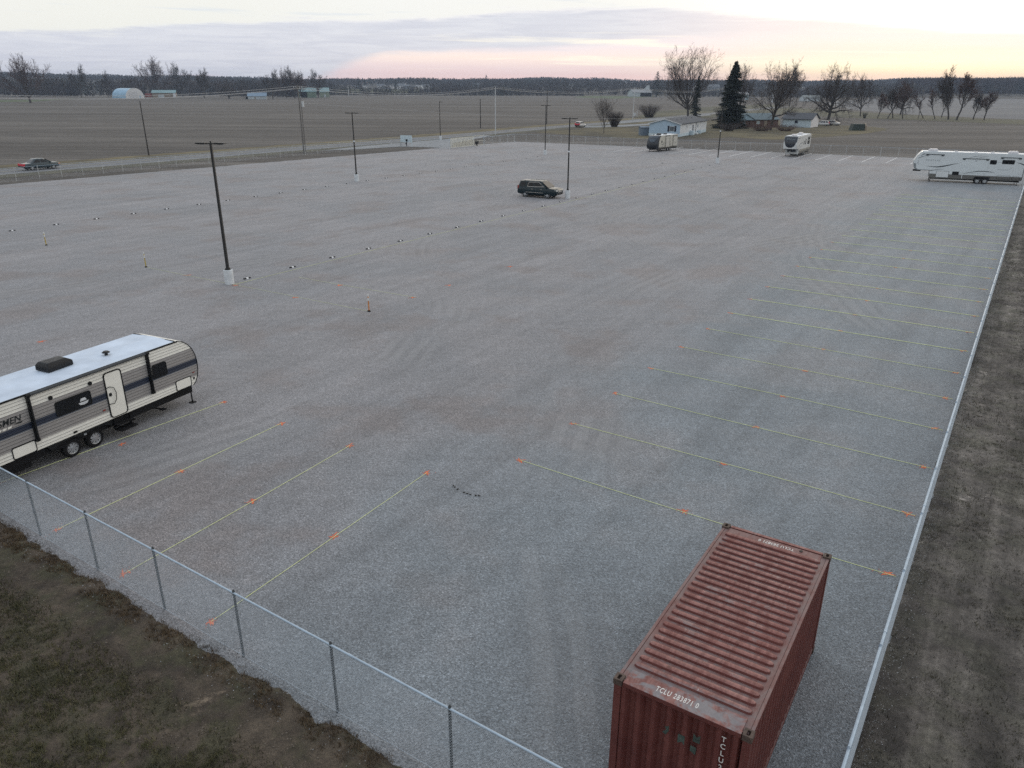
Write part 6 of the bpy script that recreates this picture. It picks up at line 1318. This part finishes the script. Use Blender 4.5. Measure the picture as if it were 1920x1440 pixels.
def scatter(n, a0, a1, r0, r1):
    a = np.radians(rg.uniform(a0, a1, n)); r = np.sqrt(rg.uniform(r0*r0, r1*r1, n)); return np.stack([r*np.sin(a), r*np.cos(a)], 1), np.degrees(a), r
HS = np.array([AZ(px, r_) for px, r_, _, _ in FHS])
def clear(p, a, r):
    k = np.ones(len(p), bool)
    k &= ~((a > -12.6) & (a < -6.3) & (r > 1300) & (r < 1665) & (vnoise(p[:, 0], p[:, 1], 60, 3) > .30))
    for h_ in HS: d = np.hypot(*(p-h_).T); rh = math.hypot(*h_); k &= ~((d < 24) | ((np.abs(np.arctan2(p[:, 0], p[:, 1])-math.atan2(*h_)) < 16/rh) & (r < rh) & (r > rh-170)))
    for (cx_, cy_, ra) in ((-900, 1650, 260), (300, 2300, 200), (520, 1500, 90)): k &= np.hypot(p[:, 0]-cx_, (p[:, 1]-cy_)*1.0) > ra
    return k
# band at the far edge of the fields
p, a, r = scatter(2600, -44, -14.5, 985, 1290); k = (vnoise(p[:, 0], p[:, 1], 45, 8) > .47) & (r > 1040+60*np.sin(a*.5)); p, a, r = p[k], a[k], r[k]; wood_trees('woods_left', 'dark belt of bare trees behind the barns of the left field', p, rg.uniform(8, 21, len(p)), m_wood1, 26, 2, zl=.02)
p, a, r = scatter(2300, -15, 22, 1185, 1330); k = (vnoise(p[:, 0], p[:, 1], 40, 9) > .36) & ~((a > 5) & (a < 12) & (r < 1280)); p, a, r = p[k], a[k], r[k]; wood_trees('woods_middle', 'belt of low bare trees and brush at the far edge of the middle field', p, rg.uniform(5, 13, len(p)), m_wood1, 20, 3, zl=.02)
p, a, r = scatter(5200, 25.5, 44, 1440, 1800); wood_trees('woods_right', 'dense dark bare wood beyond the pale field at the right', p, rg.uniform(14, 23, len(p)), mat_wood('purple_brown_woodland', (.036, .027, .030), (.062, .044, .046), (.038, .03, .03)), 24, 4, zl=.02)
p, a, r = scatter(900, 20, 27, 1000, 1400); k = vnoise(p[:, 0], p[:, 1], 60, 12) > .5; wood_trees('woods_hedge', 'broken line of bare trees between the fields at the right', p[k], rg.uniform(8, 16, k.sum()), m_wood1, 20, 5)
p, a, r = scatter(17000, -47, 47, 1320, 2300); k = (vnoise(p[:, 0], p[:, 1], 130, 14) > .36) & clear(p, a, r); p, a, r = p[k], a[k], r[k]; wood_trees('woods_rise', 'bare woodland covering the low rise beyond the fields', p, rg.uniform(9, 17, len(p)), m_wood1, 13, 6, 1.4)
p, a, r = scatter(20000, -48, 48, 2200, 3500); k = (vnoise(p[:, 0], p[:, 1], 200, 15) > .25) & clear(p, a, r); p, a, r = p[k], a[k], r[k]; wood_trees('woods_ridge', 'far bluish woodland along the skyline', p, rg.uniform(9, 15, len(p)), m_wood2, 9, 7, 2.4, False)
# meadow on the rise (draped)
rs = np.linspace(1330, 1662, 22); az_ = np.radians(np.linspace(-12.4, -6.5, 30)); RR, AA = np.meshgrid(rs, az_, indexing='ij'); x_ = RR*np.sin(AA); y_ = RR*np.cos(AA); v = np.stack([x_.ravel(), y_.ravel(), (hgt(x_, y_)+.5).ravel()], 1); i_, j_ = np.meshgrid(np.arange(21), np.arange(29), indexing='ij'); q = (i_*30+j_).ravel()
o = npmesh('hill_meadow', v, np.stack([q, q+1, q+31, q+30], 1), mat_grass('hill_meadow_grass', (.13, .14, .075), (.19, .19, .11), .015))
if o.data.polygons[0].normal.z < 0: o.data.flip_normals()
tag(o, kind='structure')
